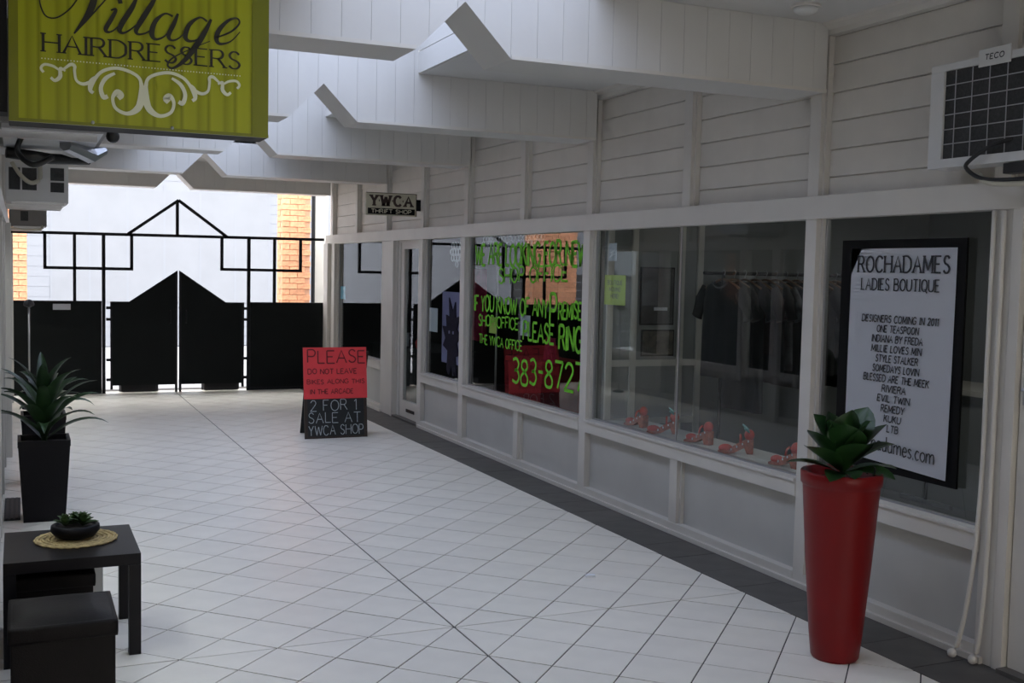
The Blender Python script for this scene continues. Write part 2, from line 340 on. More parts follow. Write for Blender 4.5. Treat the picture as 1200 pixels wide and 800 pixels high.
# ------------------------------------------------------------------ right wall
XF=2.036     # front plane of the shopfront posts
wr=structure('wall_right','white timber shopfront wall with lapped boards above a long fascia','wall')
PY=[10.1,8.90,7.66,6.37,5.10,3.79,2.57,1.24,-.01,-1.28,-2.55,-3.8,-5.1,-6.4,-7.7,-9.0]    # batten centres
ZB=[2.14,2.25,2.395,2.545,2.695,2.845,2.995]
obj('backing',box(2.10,2.20,-9,10.45,2.10,3.2),'board',wr)
pcache={}
for a,b in zip(PY[1:],PY[:-1]):
    near=a>-2.7
    if not near: continue
    for z0,z1 in zip(ZB[:-1],ZB[1:]):
        L_=b-a-.10; key=(round(L_,3),round(z1-z0,3))
        if key not in pcache:
            pcache[key]=obj('plank',prism([(.0,.002),(-.012,.002),(-.006,z1-z0-.006),(.0,z1-z0-.001)],'y',0,L_),'board',wr); o=pcache[key]
        else: o=pcache[key].copy(); link(o,wr)
        o.location=(2.098,a+.05,z0)
obj('near_boarding',box(2.085,2.10,-9,-2.6,2.14,2.995),'board',wr)
for yb in PY:
    bt=obj('batten',box(XF-.005,2.10,yb-.045,yb+.045,2.145,2.998,bev=.004),'paint',wr)
    obj('bead',box(XF+.02,2.10,yb-.062,yb-.045,2.145,2.995),'paint',bt); obj('bead',box(XF+.02,2.10,yb+.045,yb+.062,2.145,2.995),'paint',bt)
bm=box(XF-.012,2.12,-9,10.42,2.025,2.148,bev=.004); obj('fascia',bm,'paint',wr)
obj('cornice',prism([(2.10,2.995),(2.045,2.995),(2.035,3.02),(1.99,3.035),(1.98,3.05),(2.10,3.05)],'y',-9,10.45),'paint',wr)
# posts of the shopfront: (y0,y1)
POSTS=[(9.93,10.13),(7.33,7.80),(6.35,6.47),(5.12,5.235),(2.555,2.66),(-.045,.045),(-1.34,-1.245)]
for a,b in POSTS:
    p=obj('post',box(XF,2.13,a,b,0.0,2.03,bev=.003),'paint',wr)
    obj('stop_bead',box(XF+.03,2.12,a-.018,a,.58,2.03),'paint',p)
    if b-a>.2: obj('jamb_bead',box(XF-.01,XF,a,a+.06,0,2.03),'paint',p)
def span(a,b,mid=None):
    obj('sill_rail',box(XF-.006,2.13,a,b,.495,.58,bev=.004),'paint',wr)
    obj('sill_ledge',box(XF-.018,2.10,a,b,.578,.596,bev=.003),'paint',wr)
    obj('bottom_rail',box(XF-.004,2.13,a,b,.0,.075,bev=.004),'paint',wr)
    obj('kick_strip',box(XF-.022,XF,a-.05,b+.05,.0,.03,bev=.003),'paint',wr)
    cuts=[a]+( [mid-.045,mid+.045] if mid else [])+[b]
    for k in range(0,len(cuts),2):
        obj('lower_panel',box(2.085,2.11,cuts[k],cuts[k+1],.07,.50),'panel',wr)
    if mid: 
        st=obj('lower_stud',box(XF,2.12,mid-.045,mid+.045,.07,.497,bev=.003),'paint',wr)
        obj('stud_bead',box(XF+.025,2.12,mid-.065,mid-.045,.07,.497),'paint',st)
span(7.80,9.93); span(5.235,6.35); span(2.66,5.12,3.85); span(.045,2.555,1.30); span(-1.245,-.045)
sh=thing('corner_board',"narrow white corner board closing the shopfront at the gate",'trim'); 
obj('board',box(XF-.05,2.20,10.14,10.36,0,2.03,bev=.004),'paint',sh); sh['kind']='structure'; sh.name='trim_1'
# windows
def window(n,a,b,label):
    w=structure('window_%d'%n,label,'window')
    obj('pane',box(2.092,2.098,a+.001,b-.001,.59,2.03),'glass',w)
    f=obj('bead',box(2.085,2.106,a,a+.016,.59,2.03),'aluminium',w); obj('bead',box(2.085,2.106,b-.016,b,.59,2.03),'aluminium',w)
    obj('bead',box(2.085,2.106,a+.016,b-.016,.59,.606),'aluminium',w)
    return w
w1=window(1,7.80,9.91,'thrift shop window beside the black gate, above the blackboard easel')
w2=window(2,5.235,6.332,'narrow thrift shop window with a dark spiky purple cut-out behind it')
w3=window(3,2.66,5.10,'thrift shop window covered in hand-painted lime green writing')
w4=window(4,.045,2.537,'wide boutique window with red shoes and a clothes rail behind')
w5=window(5,-1.245,-.063,'boutique window behind the red planter with a tall printed poster')
# mitre joint of the two sheets in the wide window
obj('glass_joint',box(2.089,2.101,1.365,1.377,.60,2.03),'aluminium',w4)
# writing on window 3: reads left to right with falling y
WR=lambda u,v:(2.0895,-u,v)
lines=[('WE ARE LOOKING FOR NEW',-4.97,-2.70,.19,1.755,.004),('SHOP OFFICE',-4.40,-3.02,.13,1.60,.03),
('IF YOU KNOW OF ANY',-4.98,-3.36,.145,1.325,.003),('REMISES',-3.16,-2.69,.13,1.33,.05),('P ',-3.32,-3.10,.25,1.27,0),
('SHOP/OFFICE',-4.86,-3.95,.10,1.19,.005),('PLEASE',-3.84,-3.24,.155,1.115,.0),('RING',-3.14,-2.74,.19,1.09,.0),('THE YWCA OFFICE',-4.84,-3.86,.085,1.02,-.005),('383-8727',-4.05,-2.70,.215,.725,.05)]
for t,u0,u1,h,z,sl in lines:
    obj('painted_writing',lettering(bmesh.new(),t,u0,u1,h,WR,w=.15 if h<.2 else .12,y=z,slope=sl,jit=.05,gap=.14),'neon',w3)
# doors
d1=structure('door_1','narrow white glazed door of the thrift shop, closed','door')
obj('frame',box(2.09,2.13,7.25,7.33,.0,2.03),'paint',d1); obj('frame',box(2.09,2.13,6.47,6.52,.0,2.03),'paint',d1)
obj('stile',box(2.10,2.14,7.14,7.245,.02,2.0),'paint',d1); obj('stile',box(2.10,2.14,6.525,6.60,.02,2.0),'paint',d1)
obj('top_rail',box(2.10,2.14,6.60,7.14,1.93,2.0),'paint',d1); obj('bottom_rail',box(2.10,2.14,6.60,7.14,.02,.21),'paint',d1)
obj('pane',box(2.117,2.123,6.60,7.14,.21,1.93),'glass',d1)
obj('letter_plate',box(2.094,2.10,6.72,7.0,.09,.125),'black_metal',d1); obj('door_head',box(2.09,2.13,6.52,7.25,2.0,2.03),'paint',d1)
obj('threshold',box(2.03,2.14,6.47,7.33,.0,.02),'dark_tile',d1)
d2=structure('door_2','white glazed boutique door at the right edge with lock cylinder','door')
obj('frame',box(2.03,2.13,-1.40,-1.345,.0,2.03,bev=.004),'paint',d2)
obj('stile',box(2.06,2.10,-1.545,-1.405,.02,2.02,bev=.003),'paint',d2); obj('stile',box(2.06,2.10,-2.25,-2.15,.02,2.02),'paint',d2)
obj('top_rail',box(2.06,2.10,-2.15,-1.545,1.90,2.02),'paint',d2); obj('bottom_rail',box(2.06,2.10,-2.15,-1.545,.02,.22),'paint',d2)
obj('pane',box(2.077,2.083,-2.15,-1.545,.22,1.90),'glass',d2)
bm=bmesh.new(); box(2.05,2.06,-1.415,-1.40+.0,1.19,1.29,bm); 
lk=obj('lock_plate',box(2.052,2.06,-1.47,-1.425,1.18,1.30,bev=.002),'steel',d2); obj('lever',tube([(2.052,-1.45,1.25),(2.02,-1.45,1.25),(2.015,-1.53,1.25)],.008),'steel',lk)
bm.free()
obj('lock_cylinder',tube([(2.045,-1.45,1.42),(2.06,-1.45,1.42)],.022,14),'steel',d2)
obj('threshold',box(2.0,2.12,-2.3,-1.40,.0,.02),'dark_tile',d2)
wr2=structure('wall_right_near','shopfront wall continuing toward the camera','wall'); obj('wall_panel',box(2.06,2.13,-9,-2.3,0,2.03),'paint',wr2)
wr2.name='wall_right_2'
# conduits beside the boutique door
def conduit(pts,label):
    t=thing('conduit',label,'pipe',group=None)
    obj('pipe',tube(catmull([p for p in pts],4),.011,8),'paint',t,True); e=pts[-1]
    obj('end_cap',ball((e[0],e[1],.022),.021),'paint',t,True)
    for z in (1.5,.75): 
        q=min(pts,key=lambda p:abs(p[2]-z)); 
    return t
conduit([(2.012,-1.262,2.02),(2.012,-1.262,1.4),(2.012,-1.262,.8),(2.005,-1.235,.35),(1.985,-1.20,.08),(1.965,-1.185,.03)],'thin white conduit kicked out at its foot, left of the pair by the boutique door')
conduit([(2.012,-1.315,2.02),(2.012,-1.315,1.2),(2.012,-1.312,.5),(2.0,-1.30,.10),(1.985,-1.285,.03)],'thin white conduit running straight down, right of the pair by the boutique door')
# ------------------------------------------------------------------ left wall (seen edge-on and in the glass)
wl=structure('wall_left','white shopfront wall on the hairdresser side, seen edge-on','wall')
XLW=-2.03
obj('upper_boarding',box(-2.14,-2.06,-9,10.45,2.14,3.2),'board',wl)
for yb in PY: obj('batten',box(-2.06,-2.02,yb-.045,yb+.045,2.145,3.05),'paint',wl)
obj('fascia',box(-2.12,-1.995,-9,10.45,2.025,2.148,bev=.004),'paint',wl)
for a,b in [(9.9,10.1),(8.2,8.33),(6.35,6.45),(5.1,5.2),(3.95,4.08),(2.55,2.65),(1.25,1.35),(-.05,.05),(-1.3,-1.2),(-2.6,-2.5),(-3.9,-3.8),(-9,-6)]:
    obj('post',box(-2.12,-2.005,a,b,0,2.03,bev=.003),'paint',wl)
for a,b in [(8.33,9.9),(6.45,8.2),(5.2,6.35),(-.0,1.25),(1.35,2.55),(-1.2,-.05),(-2.5,-1.3),(-3.8,-2.6),(-6,-3.9)]:
    obj('sill_rail',box(-2.12,-2.01,a,b,.495,.58),'paint',wl); obj('bottom_rail',box(-2.12,-2.01,a,b,0,.075),'paint',wl)
    obj('lower_panel',box(-2.10,-2.08,a,b,.07,.50),'panel',wl)
w6=structure('window_6','hairdresser shop windows on the left wall','window')
for a,b in [(8.33,9.9),(6.45,8.2),(5.2,6.35),(-.0,1.25),(1.35,2.55),(-1.2,-.05),(-2.5,-1.3),(-3.8,-2.6),(-6,-3.9)]:
    obj('pane',box(-2.098,-2.092,a,b,.58,2.03),'glass',w6)
d3=structure('door_3','white hairdresser door on the left wall behind the tall planters','door')
obj('leaf',box(-2.11,-2.07,2.65,3.95,.0,2.02),'paint',d3); obj('leaf',box(-2.11,-2.07,4.08,5.1,.0,2.02),'paint',d3)
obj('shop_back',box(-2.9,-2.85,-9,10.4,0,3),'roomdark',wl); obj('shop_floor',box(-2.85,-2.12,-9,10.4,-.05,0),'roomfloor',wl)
# narrow weathered pilaster that shows at the left edge of the view
t1=structure('trim_2','narrow pale pilaster and corner board at the far left wall','trim')
obj('pilaster',box(-2.02,-1.962,5.6,5.75,0,2.03,bev=.004),'paint',t1)
obj('pilaster',box(-2.02,-1.965,9.6,9.75,0,2.03,bev=.004),'paint',t1)
# ------------------------------------------------------------------ ceiling, skylight, beams
ce=structure('ceiling','flat white arcade ceiling split by a long central skylight','ceiling')
SX0,SX1=-.70,.62
obj('ceiling_sheet',box(SX1+.021,2.3,-9,10.46,3.05,3.12),'ceil',ce); obj('ceiling_sheet',box(-2.3,SX0-.021,-9,10.46,3.05,3.12),'ceil',ce)
obj('end_ceiling',box(SX0-.02,SX1+.02,-9,-2.4,3.05,3.12),'ceil',ce)  # unseen skylight bay closed over here to reduce light from behind
obj('end_ceiling',box(SX0-.02,SX1+.02,7.6,10.46,3.05,3.12),'ceil',ce)
for a,b in list(zip(BY[:-1],BY[1:]))[1:5]:
    for x,s in ((SX0,-1),(SX1,1)):
        for k in range(4):
            z0=3.05+k*.15
            obj('shaft_board',box(*( (x-.02,x) if s<0 else (x,x+.02) ),a+.33,b,z0+.002,z0+.147),'beam',ce)
        obj('shaft_back',box(*( (x-.12,x-.022) if s<0 else (x+.022,x+.12)),a+.33,b,3.12,3.66),'beam',ce)
    obj('skylight_pane',box(SX0-.05,SX1+.05,a+.33,b,3.655,3.662),'skyglass',ce)
    obj('glazing_bar',box(SX0,SX1,(a+b)/2+.15,(a+b)/2+.18,3.62,3.655),'paint',ce)
ZU=2.69; NX,NH=-.04,.235
def under(x):
    d=abs(x-NX)
    return ZU if d>=.232 else ZU+NH*(1-d/.232)
names=['behind the camera, second','behind the camera','nearest in view','second','third','fourth','fifth, over the gate']
brk=[NX-.232,NX,NX+.232]
for bi,yb in enumerate(BY):
    x0,x1=-2.03,2.02
    bt=thing('cross_beam','white boarded cross beam with a gable notch, '+['far behind the camera','just behind the camera','the nearest in view','second in view','third in view','fourth in view','last one, above the gate'][bi],'beam'); bt['kind']='structure'; bt['group']='notched cross beams'; bt.name='trim_%d'%(bi+3)
    if bi==0: bt['label']='white boarded cross beam behind the viewpoint'
    lit=0<bi<6
    prof=[(x0,3.049),(x0,ZU),(NX-.232,ZU),(NX,ZU+NH),(NX+.232,ZU),(x1,ZU),(x1,3.049),(SX1,3.049)]+([(SX1,3.66),(SX0,3.66)] if lit else [])+[(SX0,3.049)]
    obj('core',prism(prof,'y',yb+.012,yb+.33),'beam',bt)
    if bi==0: continue
    # vertical tongue-and-groove boards on the front face
    p=.134; k=math.floor((x0-.19)/p); xx=.19+k*p
    while xx<x1:
        a,b=max(xx+.0007,x0),min(xx+p-.0007,x1); xx+=p
        if b-a<.01: continue
        xs=[a]+[q for q in brk if a<q<b]+[b]
        top=lambda x:3.66 if lit and SX0<=x<=SX1 else 3.049
        for (u,v) in ([(a,b)] if not (a<SX0<b or a<SX1<b) else [(a,SX0 if a<SX0<b else SX1),(SX0 if a<SX0<b else SX1,b)]):
            if v-u<.004: continue
            xs=[u]+[q for q in brk if u<q<v]+[v]; tz=top((u+v)/2)
            poly=[(q,under(q)) for q in xs]+[(v,tz),(u,tz)]
            obj('board',prism(poly,'y',yb,yb+.012),'beam',bt)
    # small bead along the lower edge
    obj('edge_bead',box(NX+.232,x1,yb-.006,yb,ZU-.002,ZU+.016),'paint',bt); obj('edge_bead',box(x0,NX-.232,yb-.006,yb,ZU-.002,ZU+.016),'paint',bt)
cl=thing('ceiling_light','small round white ceiling light above the boutique end of the nearest beam','ceiling light',(1.66,-.36,3.05))
obj('base',lathe([(.075,0),(.075,-.012),(.07,-.014)],24),'paint',cl); obj('diffuser',lathe([(.062,-.013),(.058,-.03),(.035,-.042),(.003,-.046)],24),'lamp_off',cl,True)
# ------------------------------------------------------------------ gate
GY=10.4
def bar(a,b,r=.019,y=GY): 
    a=Vector((a[0],y,a[1])); b=Vector((b[0],y,b[1])); d=(b-a); l=d.length
    bm=box(-r,r,-r,r,0,l); q=Vector((0,0,1)).rotation_difference(d); tfm(bm,Matrix.Translation(a)@q.to_matrix().to_4x4()); return bm
gf=thing('gateway','black steel gateway with fixed side panels, small gable and square grids above','gate',(0,GY,0))
def gob(n,bm,m='black_metal',par=None):
    tfm(bm,Matrix.Translation((0,-GY,0))); return obj(n,bm,m,par or gf)
gob('top_bar',bar((-2.0,2.065),(2.0,2.085)))
for x0_,x1_ in ((-.60,.035),(.67,.035)): gob('gable_bar',bar((x0_,2.08),(x1_,2.545)))
gob('gable_post',bar((.02,2.08),(.02,2.52)))
for xs,zb in (((-1.60,-1.25,-.90,-.555),1.625),((.60,.96,1.31,1.67),1.645)):
    gob('grid_bar',bar((xs[0]-.019,zb),(xs[3]+.019,zb)))
    gob('upright',bar((xs[0],zb),(xs[0],2.075))); gob('upright',bar((xs[3],zb),(xs[3],2.075)))
    for x in xs[1:3]: gob('upright',bar((x,0.0 if x in(-.90,.96) else 1.19),(x,2.075),.021 if x in(-.9,.96) else .019))
def panel(x0,x1,label,rail=True):
    c=0
    t=obj('side_sheet',box(x0-c,x1-c,-.012,.004,.03,1.19),'gate_sheet',gf)
    obj('top_edge',box(x0-c,x1-c,-.02,.02,1.19,1.205),'black_metal',t); obj('bottom_edge',box(x0-c,x1-c,-.02,.02,.0,.04),'black_metal',t)
    return t
pl=panel(-1.99,-.925,'fixed black sheet panel left of the gate, with a small white plate')
obj('name_plate',box(-1.51,-1.30,-.03,-.012,1.09,1.165),'whitepaper',pl)
panel(.985,2.02,'fixed black sheet panel between the gate and the shopfront wall')
def leaf(x0,x1,s,label):
    t=thing('gate_leaf',label,'gate',(x0 if s>0 else x1,GY,0)); o0=t.location.x
    inner=x1 if s>0 else x0
    zi=1.62; f=.62
    xk=.035-f if s>0 else .035+f
    poly=[(x0-o0,.10),(x1-o0,.10)]+([(x1-o0,zi),(xk-o0,1.2),(x0-o0,1.2)] if s>0 else [(x1-o0,1.2),(xk-o0,1.2),(x0-o0,zi)])
    obj('sheet',prism(poly,'y',-.008,.006),'gate_sheet',t)
    ix=inner-o0
    obj('inner_stile',box(min(ix,ix-s*.03),max(ix,ix-s*.03),-.016,.016,.0,zi-.02),'black_metal',t)
    obj('hinge_stile',box(min(0,s*.03),max(0,s*.03),-.016,.016,.05,1.2),'black_metal',t)
    obj('cross_rail',box(min(0,ix),max(0,ix),.006,.03,.12,.16),'black_metal',t); obj('cross_rail',box(min(0,ix),max(0,ix),.006,.03,1.1,1.14),'black_metal',t)
    for z in (1.10,.95,.42,.16): obj('hinge',box(min(0,-s*.05),max(0,-s*.05),-.02,.02,z,z+.035),'black_metal',t)
    obj('pull_handle',tube([(ix-s*.09,-.008,.92),(ix-s*.09,-.04,.93),(ix-s*.09,-.04,1.08),(ix-s*.09,-.008,1.09)],.008),'black_metal',t)
    return t
leaf(-.82,.024,1,'left leaf of the black gate, its top rising to the central peak')
leaf(.045,.90,-1,'right leaf of the black gate, its top rising to the central peak')
for x,s in ((-.45,'left'),(.615,'right')):
    t=thing('kerb_block','low black rounded block on the ground behind the %s gate leaf'%s,'block',(x,10.58,0))
    obj('block',box(-.24,.24,-.12,.12,0,.15,bev=.04),'black_metal',t)
    obj('rib',box(-.25,.25,-.02,.02,.0,.155,bev=.01),'black_metal',t)
# pole
t=thing('slim_pole','slim pale pole with a dark rounded cap standing before the left gate panel','pole',(-1.80,9.0,0))
obj('shaft',tube([(0,0,0.03),(0,0,1.2)],.011,10),'aluminium',t,True); obj('cap',lathe([(.01,1.17),(.055,1.19),(.06,1.21),(.045,1.25),(.01,1.262)],18),'umbr',t,True); obj('foot',lathe([(.08,0),(.08,.02),(.015,.04)],18),'umbr',t)
# ------------------------------------------------------------------ outside
ow=structure('outer_wall','tall white rendered wall across the lane beyond the gate','wall')
obj('wall_core',box(-16,16,19.0,19.4,-.1,12),'outwall',ow)  # unseen upper height added to block sky light at the gate
for k in range(60):
    z=.0+k*.2; obj('siding',prism([(18.99,z),(18.975,z),(18.978,z+.197),(18.99,z+.197)],'x',-5.2,9),'outwall',ow)
for k in range(6):
    obj('beige_panel',box(-1.3+k*.72,-.62+k*.72,18.969,18.976,.9,3.2),'beige',ow)
for k in range(7): obj('panel_divider',box(-1.34+k*.72,-1.30+k*.72,18.967,18.976,.5,3.3),'outwall',ow)
# left: dark louvre band over white
lv=thing('louvre_fence','dark slatted fence beyond the left brick pier, seen only in the window glass','fence',(-4.6,15.5,0))
for k in range(9): obj('slat',box(-2.0,1.6,-.02,.01,.15+k*.17,.30+k*.17),'acdark',lv)
for x in (-2.0,-.8,.4,1.56): obj('post',box(x,x+.05,.01,.06,0,1.75),'black_metal',lv)
bcache=None
def pier(n,x0,x1,y0,y1,z1,label):
    global bcache
    w=thing('brick_pier',label,'brick pier',((x0+x1)/2,(y0+y1)/2,-.02)); w['kind']='structure'
    cx,cy=(x0+x1)/2,(y0+y1)/2; hx,hy=(x1-x0)/2,(y1-y0)/2
    obj('mortar_core',box(-hx+.008,hx-.008,-hy+.008,hy-.008,0,z1),'mortar',w)
    if bcache is None:
        b=obj('brick',box(-.115,.115,-.02,.02,0,.076,bev=.004),'brick',w); bcache=b.data; first=b
    else: first=None
    kk=0; z=.005; row=0
    while z+.076<z1:
        off=(row%2)*.12
        nx=int((2*hx)/.24)+1
        for i in range(nx):
            a=-hx+i*.24-off; a0=max(a,-hx); a1=min(a+.23,hx)
            if a1-a0<.05: continue
            if first is not None: o=first; first=None
            else: o=bpy.data.objects.new('brick',bcache); link(o,w)
            o.location=((a0+a1)/2,-hy+.012+R.uniform(-.003,.003),z); o.scale=((a1-a0)/.23,1,1); kk+=1
        ends=int(2*hy/.24)
        for sx in (-1,1):
            if (sx<0)==(n==0) : continue
        row+=1; z+=.086
    for s in (-1,1):
        bm=bmesh.new(); z=.005; row=0
        while z+.076<z1:
            yy=-hy+.035+(row%2)*.12
            while yy+.05<hy:
                box(s*(hx-.012)-.014,s*(hx-.012)+.014,yy,min(yy+.23,hy),z,z+.076,bm); yy+=.24
            z+=.086; row+=1
        tag(obj('return_bricks',bm,'brick',w),None,kind='stuff')
    return w
pier(0,1.76,2.20,12.0,12.35,3.9,'orange brick pier on the right beyond the gate')
pier(1,-2.62,-1.80,12.0,12.35,3.9,'orange brick pier on the left beyond the gate, behind the air conditioners')
t=structure('trim_20','white corner post at the far end of the shopfront, beyond the gate'); obj('post',box(2.17,2.37,11.6,11.75,0,3.4,bev=.01),'paint',t); obj('downpipe',tube([(2.13,11.55,0),(2.13,11.55,3.4)],.03),'black_metal',t)
rw=structure('wall_rear','plain end wall of the arcade far behind the camera','wall'); obj('end_board',box(-2.3,2.2,-9.15,-9.05,2.3,3.7),'paint',rw)  # unseen board, added to cut light entering from the rear
rb=structure('rear_building','grey building front far behind the camera'); obj('facade',box(-10,10,-18,-17.6,-.1,4),'facade',rb)  # out of view; warm tone chosen to bounce warm fill into the arcade
# ------------------------------------------------------------------ shops on the right
def room(y0,y1,x1,name,wm,label,cz=2.62):
    def w(n,bm,m_,l): o=obj(n,bm,m_); o['kind']='structure'; o['label']=l+' '+label; return o
    w('wall_back_'+name,box(x1,x1+.1,y0,y1,0,cz),wm,'rear'); w('wall_far_'+name,box(2.14,x1,y1-.04,y1,0,cz),wm,'far side'); w('wall_near_'+name,box(2.14,x1,y0,y0+.04,0,cz),wm,'near side')
    w('floor_'+name,box(2.13,x1,y0,y1,-.05,.0),'roomfloor','floor beside'); w('ceiling_'+name,box(2.14,x1,y0,y1,cz,cz+.05),wm,'ceiling above')
s1=room(-4.2,2.60,5.4,'boutique','room','grey painted interior of the boutique')
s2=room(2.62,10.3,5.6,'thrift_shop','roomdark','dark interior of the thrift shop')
# display shelf under the boutique window
ds=thing('display_shelf','pale window shelf inside the boutique, carrying the red shoes','shelf',(2.14,.05,0)); obj('shelf_top',box(0,.32,.0,2.45,.565,.595,bev=.004),'paint',ds); obj('shelf_front',box(.30,.32,0,2.45,.0,.565),'room',ds)
# white partition with two framed photographs
pt=thing('partition','pale grey panelled partition inside the boutique behind the wide window','partition',(2.15,2.50,0))
obj('panel',box(0,.85,-.02,.02,0,2.4),'room',pt); 
for x in (.0,.21,.63,.80): obj('stile',box(x,x+.05,-.04,-.02,0,2.3),'paint',pt)
for z in (.10,.55,1.0,2.2): obj('rail',box(.02,.83,-.035,-.02,z,z+.05),'paint',pt)
def photo(x0,x1,z0,z1,m,label):
    t=thing('framed_photo',label,'photo',((x0+x1)/2,2.458,z0)); w=(x1-x0)/2; h=z1-z0
    obj('frame',box(-w-.012,w+.012,-.006,.0,-.012,h+.012),'black',t); obj('print',box(-w,w,-.012,-.006,0,h),m,t)
    return t
p=photo(2.44,2.72,1.33,1.75,'photo1','large dark framed photograph on the grey partition')
obj('print_highlight',box(-.03,.09,-.013,-.012,.10,.125),'whitepaper',p)
photo(2.46,2.73,1.09,1.27,'photo2','small sepia framed photograph under the large dark one')
# clothes rail
cr=thing('clothes_rail','dark metal clothes rail across the boutique holding dark garments','clothes rail',(2.36,1.5,0))
obj('rail',tube([(0,0,1.725),(2.1,0,1.725)],.012),'black_metal',cr)
for x in (.16,2.08): 
    obj('upright',tube([(x,0,.02),(x,0,1.72)],.012),'black_metal',cr); obj('foot',box(x-.02,x+.02,-.25,.25,0,.03),'steel',cr)
def hanger(x,label):
    t=thing('clothes_hanger',label,'hanger',(x,1.5,1.725),group='hangers on the boutique rail')
    obj('hook',tube(catmull([(0,.010,.0),(0,.012,.016),(0,-.006,.022),(0,-.02,.005),(0,-.005,-.02),(0,0,-.045)],4),.003,6),'steel',t)
    obj('bar',tube(catmull([(0,.20,-.105),(0,.10,-.065),(0,0,-.04),(0,-.10,-.065),(0,-.20,-.105)],4),.009,6),'hanger',t,True)
    return t
def garment(x,kind,m,label,ln=.72,tilt=0):
    t=thing('garment',label,'garment',(x,1.5,1.725),group='garments on the boutique rail'); t.rotation_euler=(0,0,tilt)
    L_=ln
    body=[(-.09,-.055),(-.20,-.10),(-.23,-.14),(-.225,-.45),(-.235,-L_),(0,-L_-.02),(.235,-L_),(.225,-.45),(.23,-.14),(.20,-.10),(.09,-.055),(.05,-.085),(0,-.10),(-.05,-.085)]
    bm=bmesh.new(); nu,nv=14,10; vs=[]
    def wz(v): # half width
        z=-v; 
        return .07+(.14)*min(1,max(0,(v-.05)/.05)) + .02*max(0,v-.1) if v<.1 else .215+.03*(v-.1)
    for side in (-1,1):
        grid=[]
        for j in range(nv+1):
            v=.055+(L_-.055)*(j/nv)**1.3; row=[]
            for i in range(nu+1):
                u=-1+2*i/nu; hw=wz(v); th=(.028+.01*math.sin(u*9+x*50)*(v/L_))*math.sqrt(max(0,1-u**4))
                neck=.05*max(0,1-(abs(u)*hw/.06)**2) if j==0 else 0
                row.append(bm.verts.new((side*th,u*hw,-(v+neck*.9))))
            grid.append(row)
        for j in range(nv):
            for i in range(nu): bm.faces.new((grid[j][i],grid[j][i+1],grid[j+1][i+1],grid[j+1][i]))
    bmesh.ops.remove_doubles(bm,verts=bm.verts[:],dist=.0008); bmesh.ops.recalc_face_normals(bm,faces=bm.faces[:])
    obj('body',bm,m,t,True)
    if kind!='singlet':
        for s in (-1,1):
            obj('sleeve',tfm(tube([(0,s*.185,-.125),(0,s*.255,-.20),(0,s*.295,-.31)],[.065,.062,.058],10),Matrix.Diagonal((.4,1,1,1))),m,t,True)
    obj('neckband',tube(catmull([(-.03,.085,-.06),(-.033,.05,-.088),(-.034,0,-.10),(-.033,-.05,-.088),(-.03,-.085,-.06)],3),.006,6),'greyc' if kind=='tee' else m,t)
    return t
GM=[('tee','tee',.72,'plain black t-shirt with pale neckband, foremost on the clothes rail'),('top','blackcloth',.70,'black top hanging second on the clothes rail'),('top','blackcloth',.95,'long black garment third on the clothes rail'),('top','brownc',.55,'short brown garment fourth on the clothes rail'),
('top','blackcloth',.70,'black top fifth on the clothes rail'),('top','greyc',.66,'mottled grey and white blouse amid the black clothes on the rail'),('top','blackcloth',.78,'black garment right after the mottled blouse'),('top','tee',.80,'long black garment eighth on the clothes rail'),
('singlet','blackcloth',.8,'sleeveless black garment ninth on the clothes rail'),('top','blackcloth',.7,'black top tenth on the clothes rail, by the window post'),('top','greyc',.7,'dark mottled garment seen left of the poster'),('top','tee',.8,'black garment hanging behind the poster edge'),('top','blackcloth',.7,'black garment hidden behind the poster, first of four at the far end of the rail'),('top','brownc',.7,'brown garment hidden behind the poster near the far end of the rail'),('top','tee',.75,'black garment third from the far end, behind the poster'),('top','greyc',.7,'mottled garment last on the rail, behind the poster')]
for i,(k,mm,ln,lb) in enumerate(GM):
    x=2.52+i*.088; hanger(x,'wooden hanger number %d from the left end of the rail'%(i+1) if False else ['first','second','third','fourth','fifth','sixth','seventh','eighth','ninth','tenth','eleventh','twelfth','thirteenth','fourteenth','fifteenth','sixteenth'][i]+' wooden clothes hanger from the left on the boutique rail'); garment(x,k,mm,lb,ln,R.uniform(-.06,.06))
# low pale ledge deeper in the boutique, and shelving at the right
lg=thing('counter','long grey counter deep inside the boutique below the hanging clothes','counter',(4.5,-.5,0)); obj('counter_top',box(0,.6,-.2,2.9,.86,.90),'paint',lg); obj('counter_body',box(.05,.6,-.15,2.85,0,.86),'room',lg)
sv=thing('wall_shelving','dark shelving of folded clothes deep in the boutique, right of the poster','shelves',(3.6,-.30,0))
for z in (.6,.95,1.33,1.6): obj('shelf',box(0,.9,-.01,.3,z,z+.02),'paint',sv)
for x in (0,.9): obj('side',box(x,x+.02,0,.3,0,1.9),'room',sv)
fi=0
for z in (.62,.97,1.35):
    for k in range(4):
        fi+=1
        nm=['black','mottled grey','plain black','brown'][(k+fi)%4]; t=tag(obj('folded_garment',box(-.09,.09,-.11,.11,0,.09+.03*((k+fi)%3),bev=.02),['blackcloth','greyc','tee','brownc'][(k+fi)%4]),'%s folded garment on the %s boutique shelf, %s in its row'%(nm,{.62:'lowest',.97:'middle',1.35:'upper'}[z],['leftmost','second','third','rightmost'][k]),'clothes','folded clothes on the boutique shelving'); t.location=(3.74+k*.215,-.15,z)
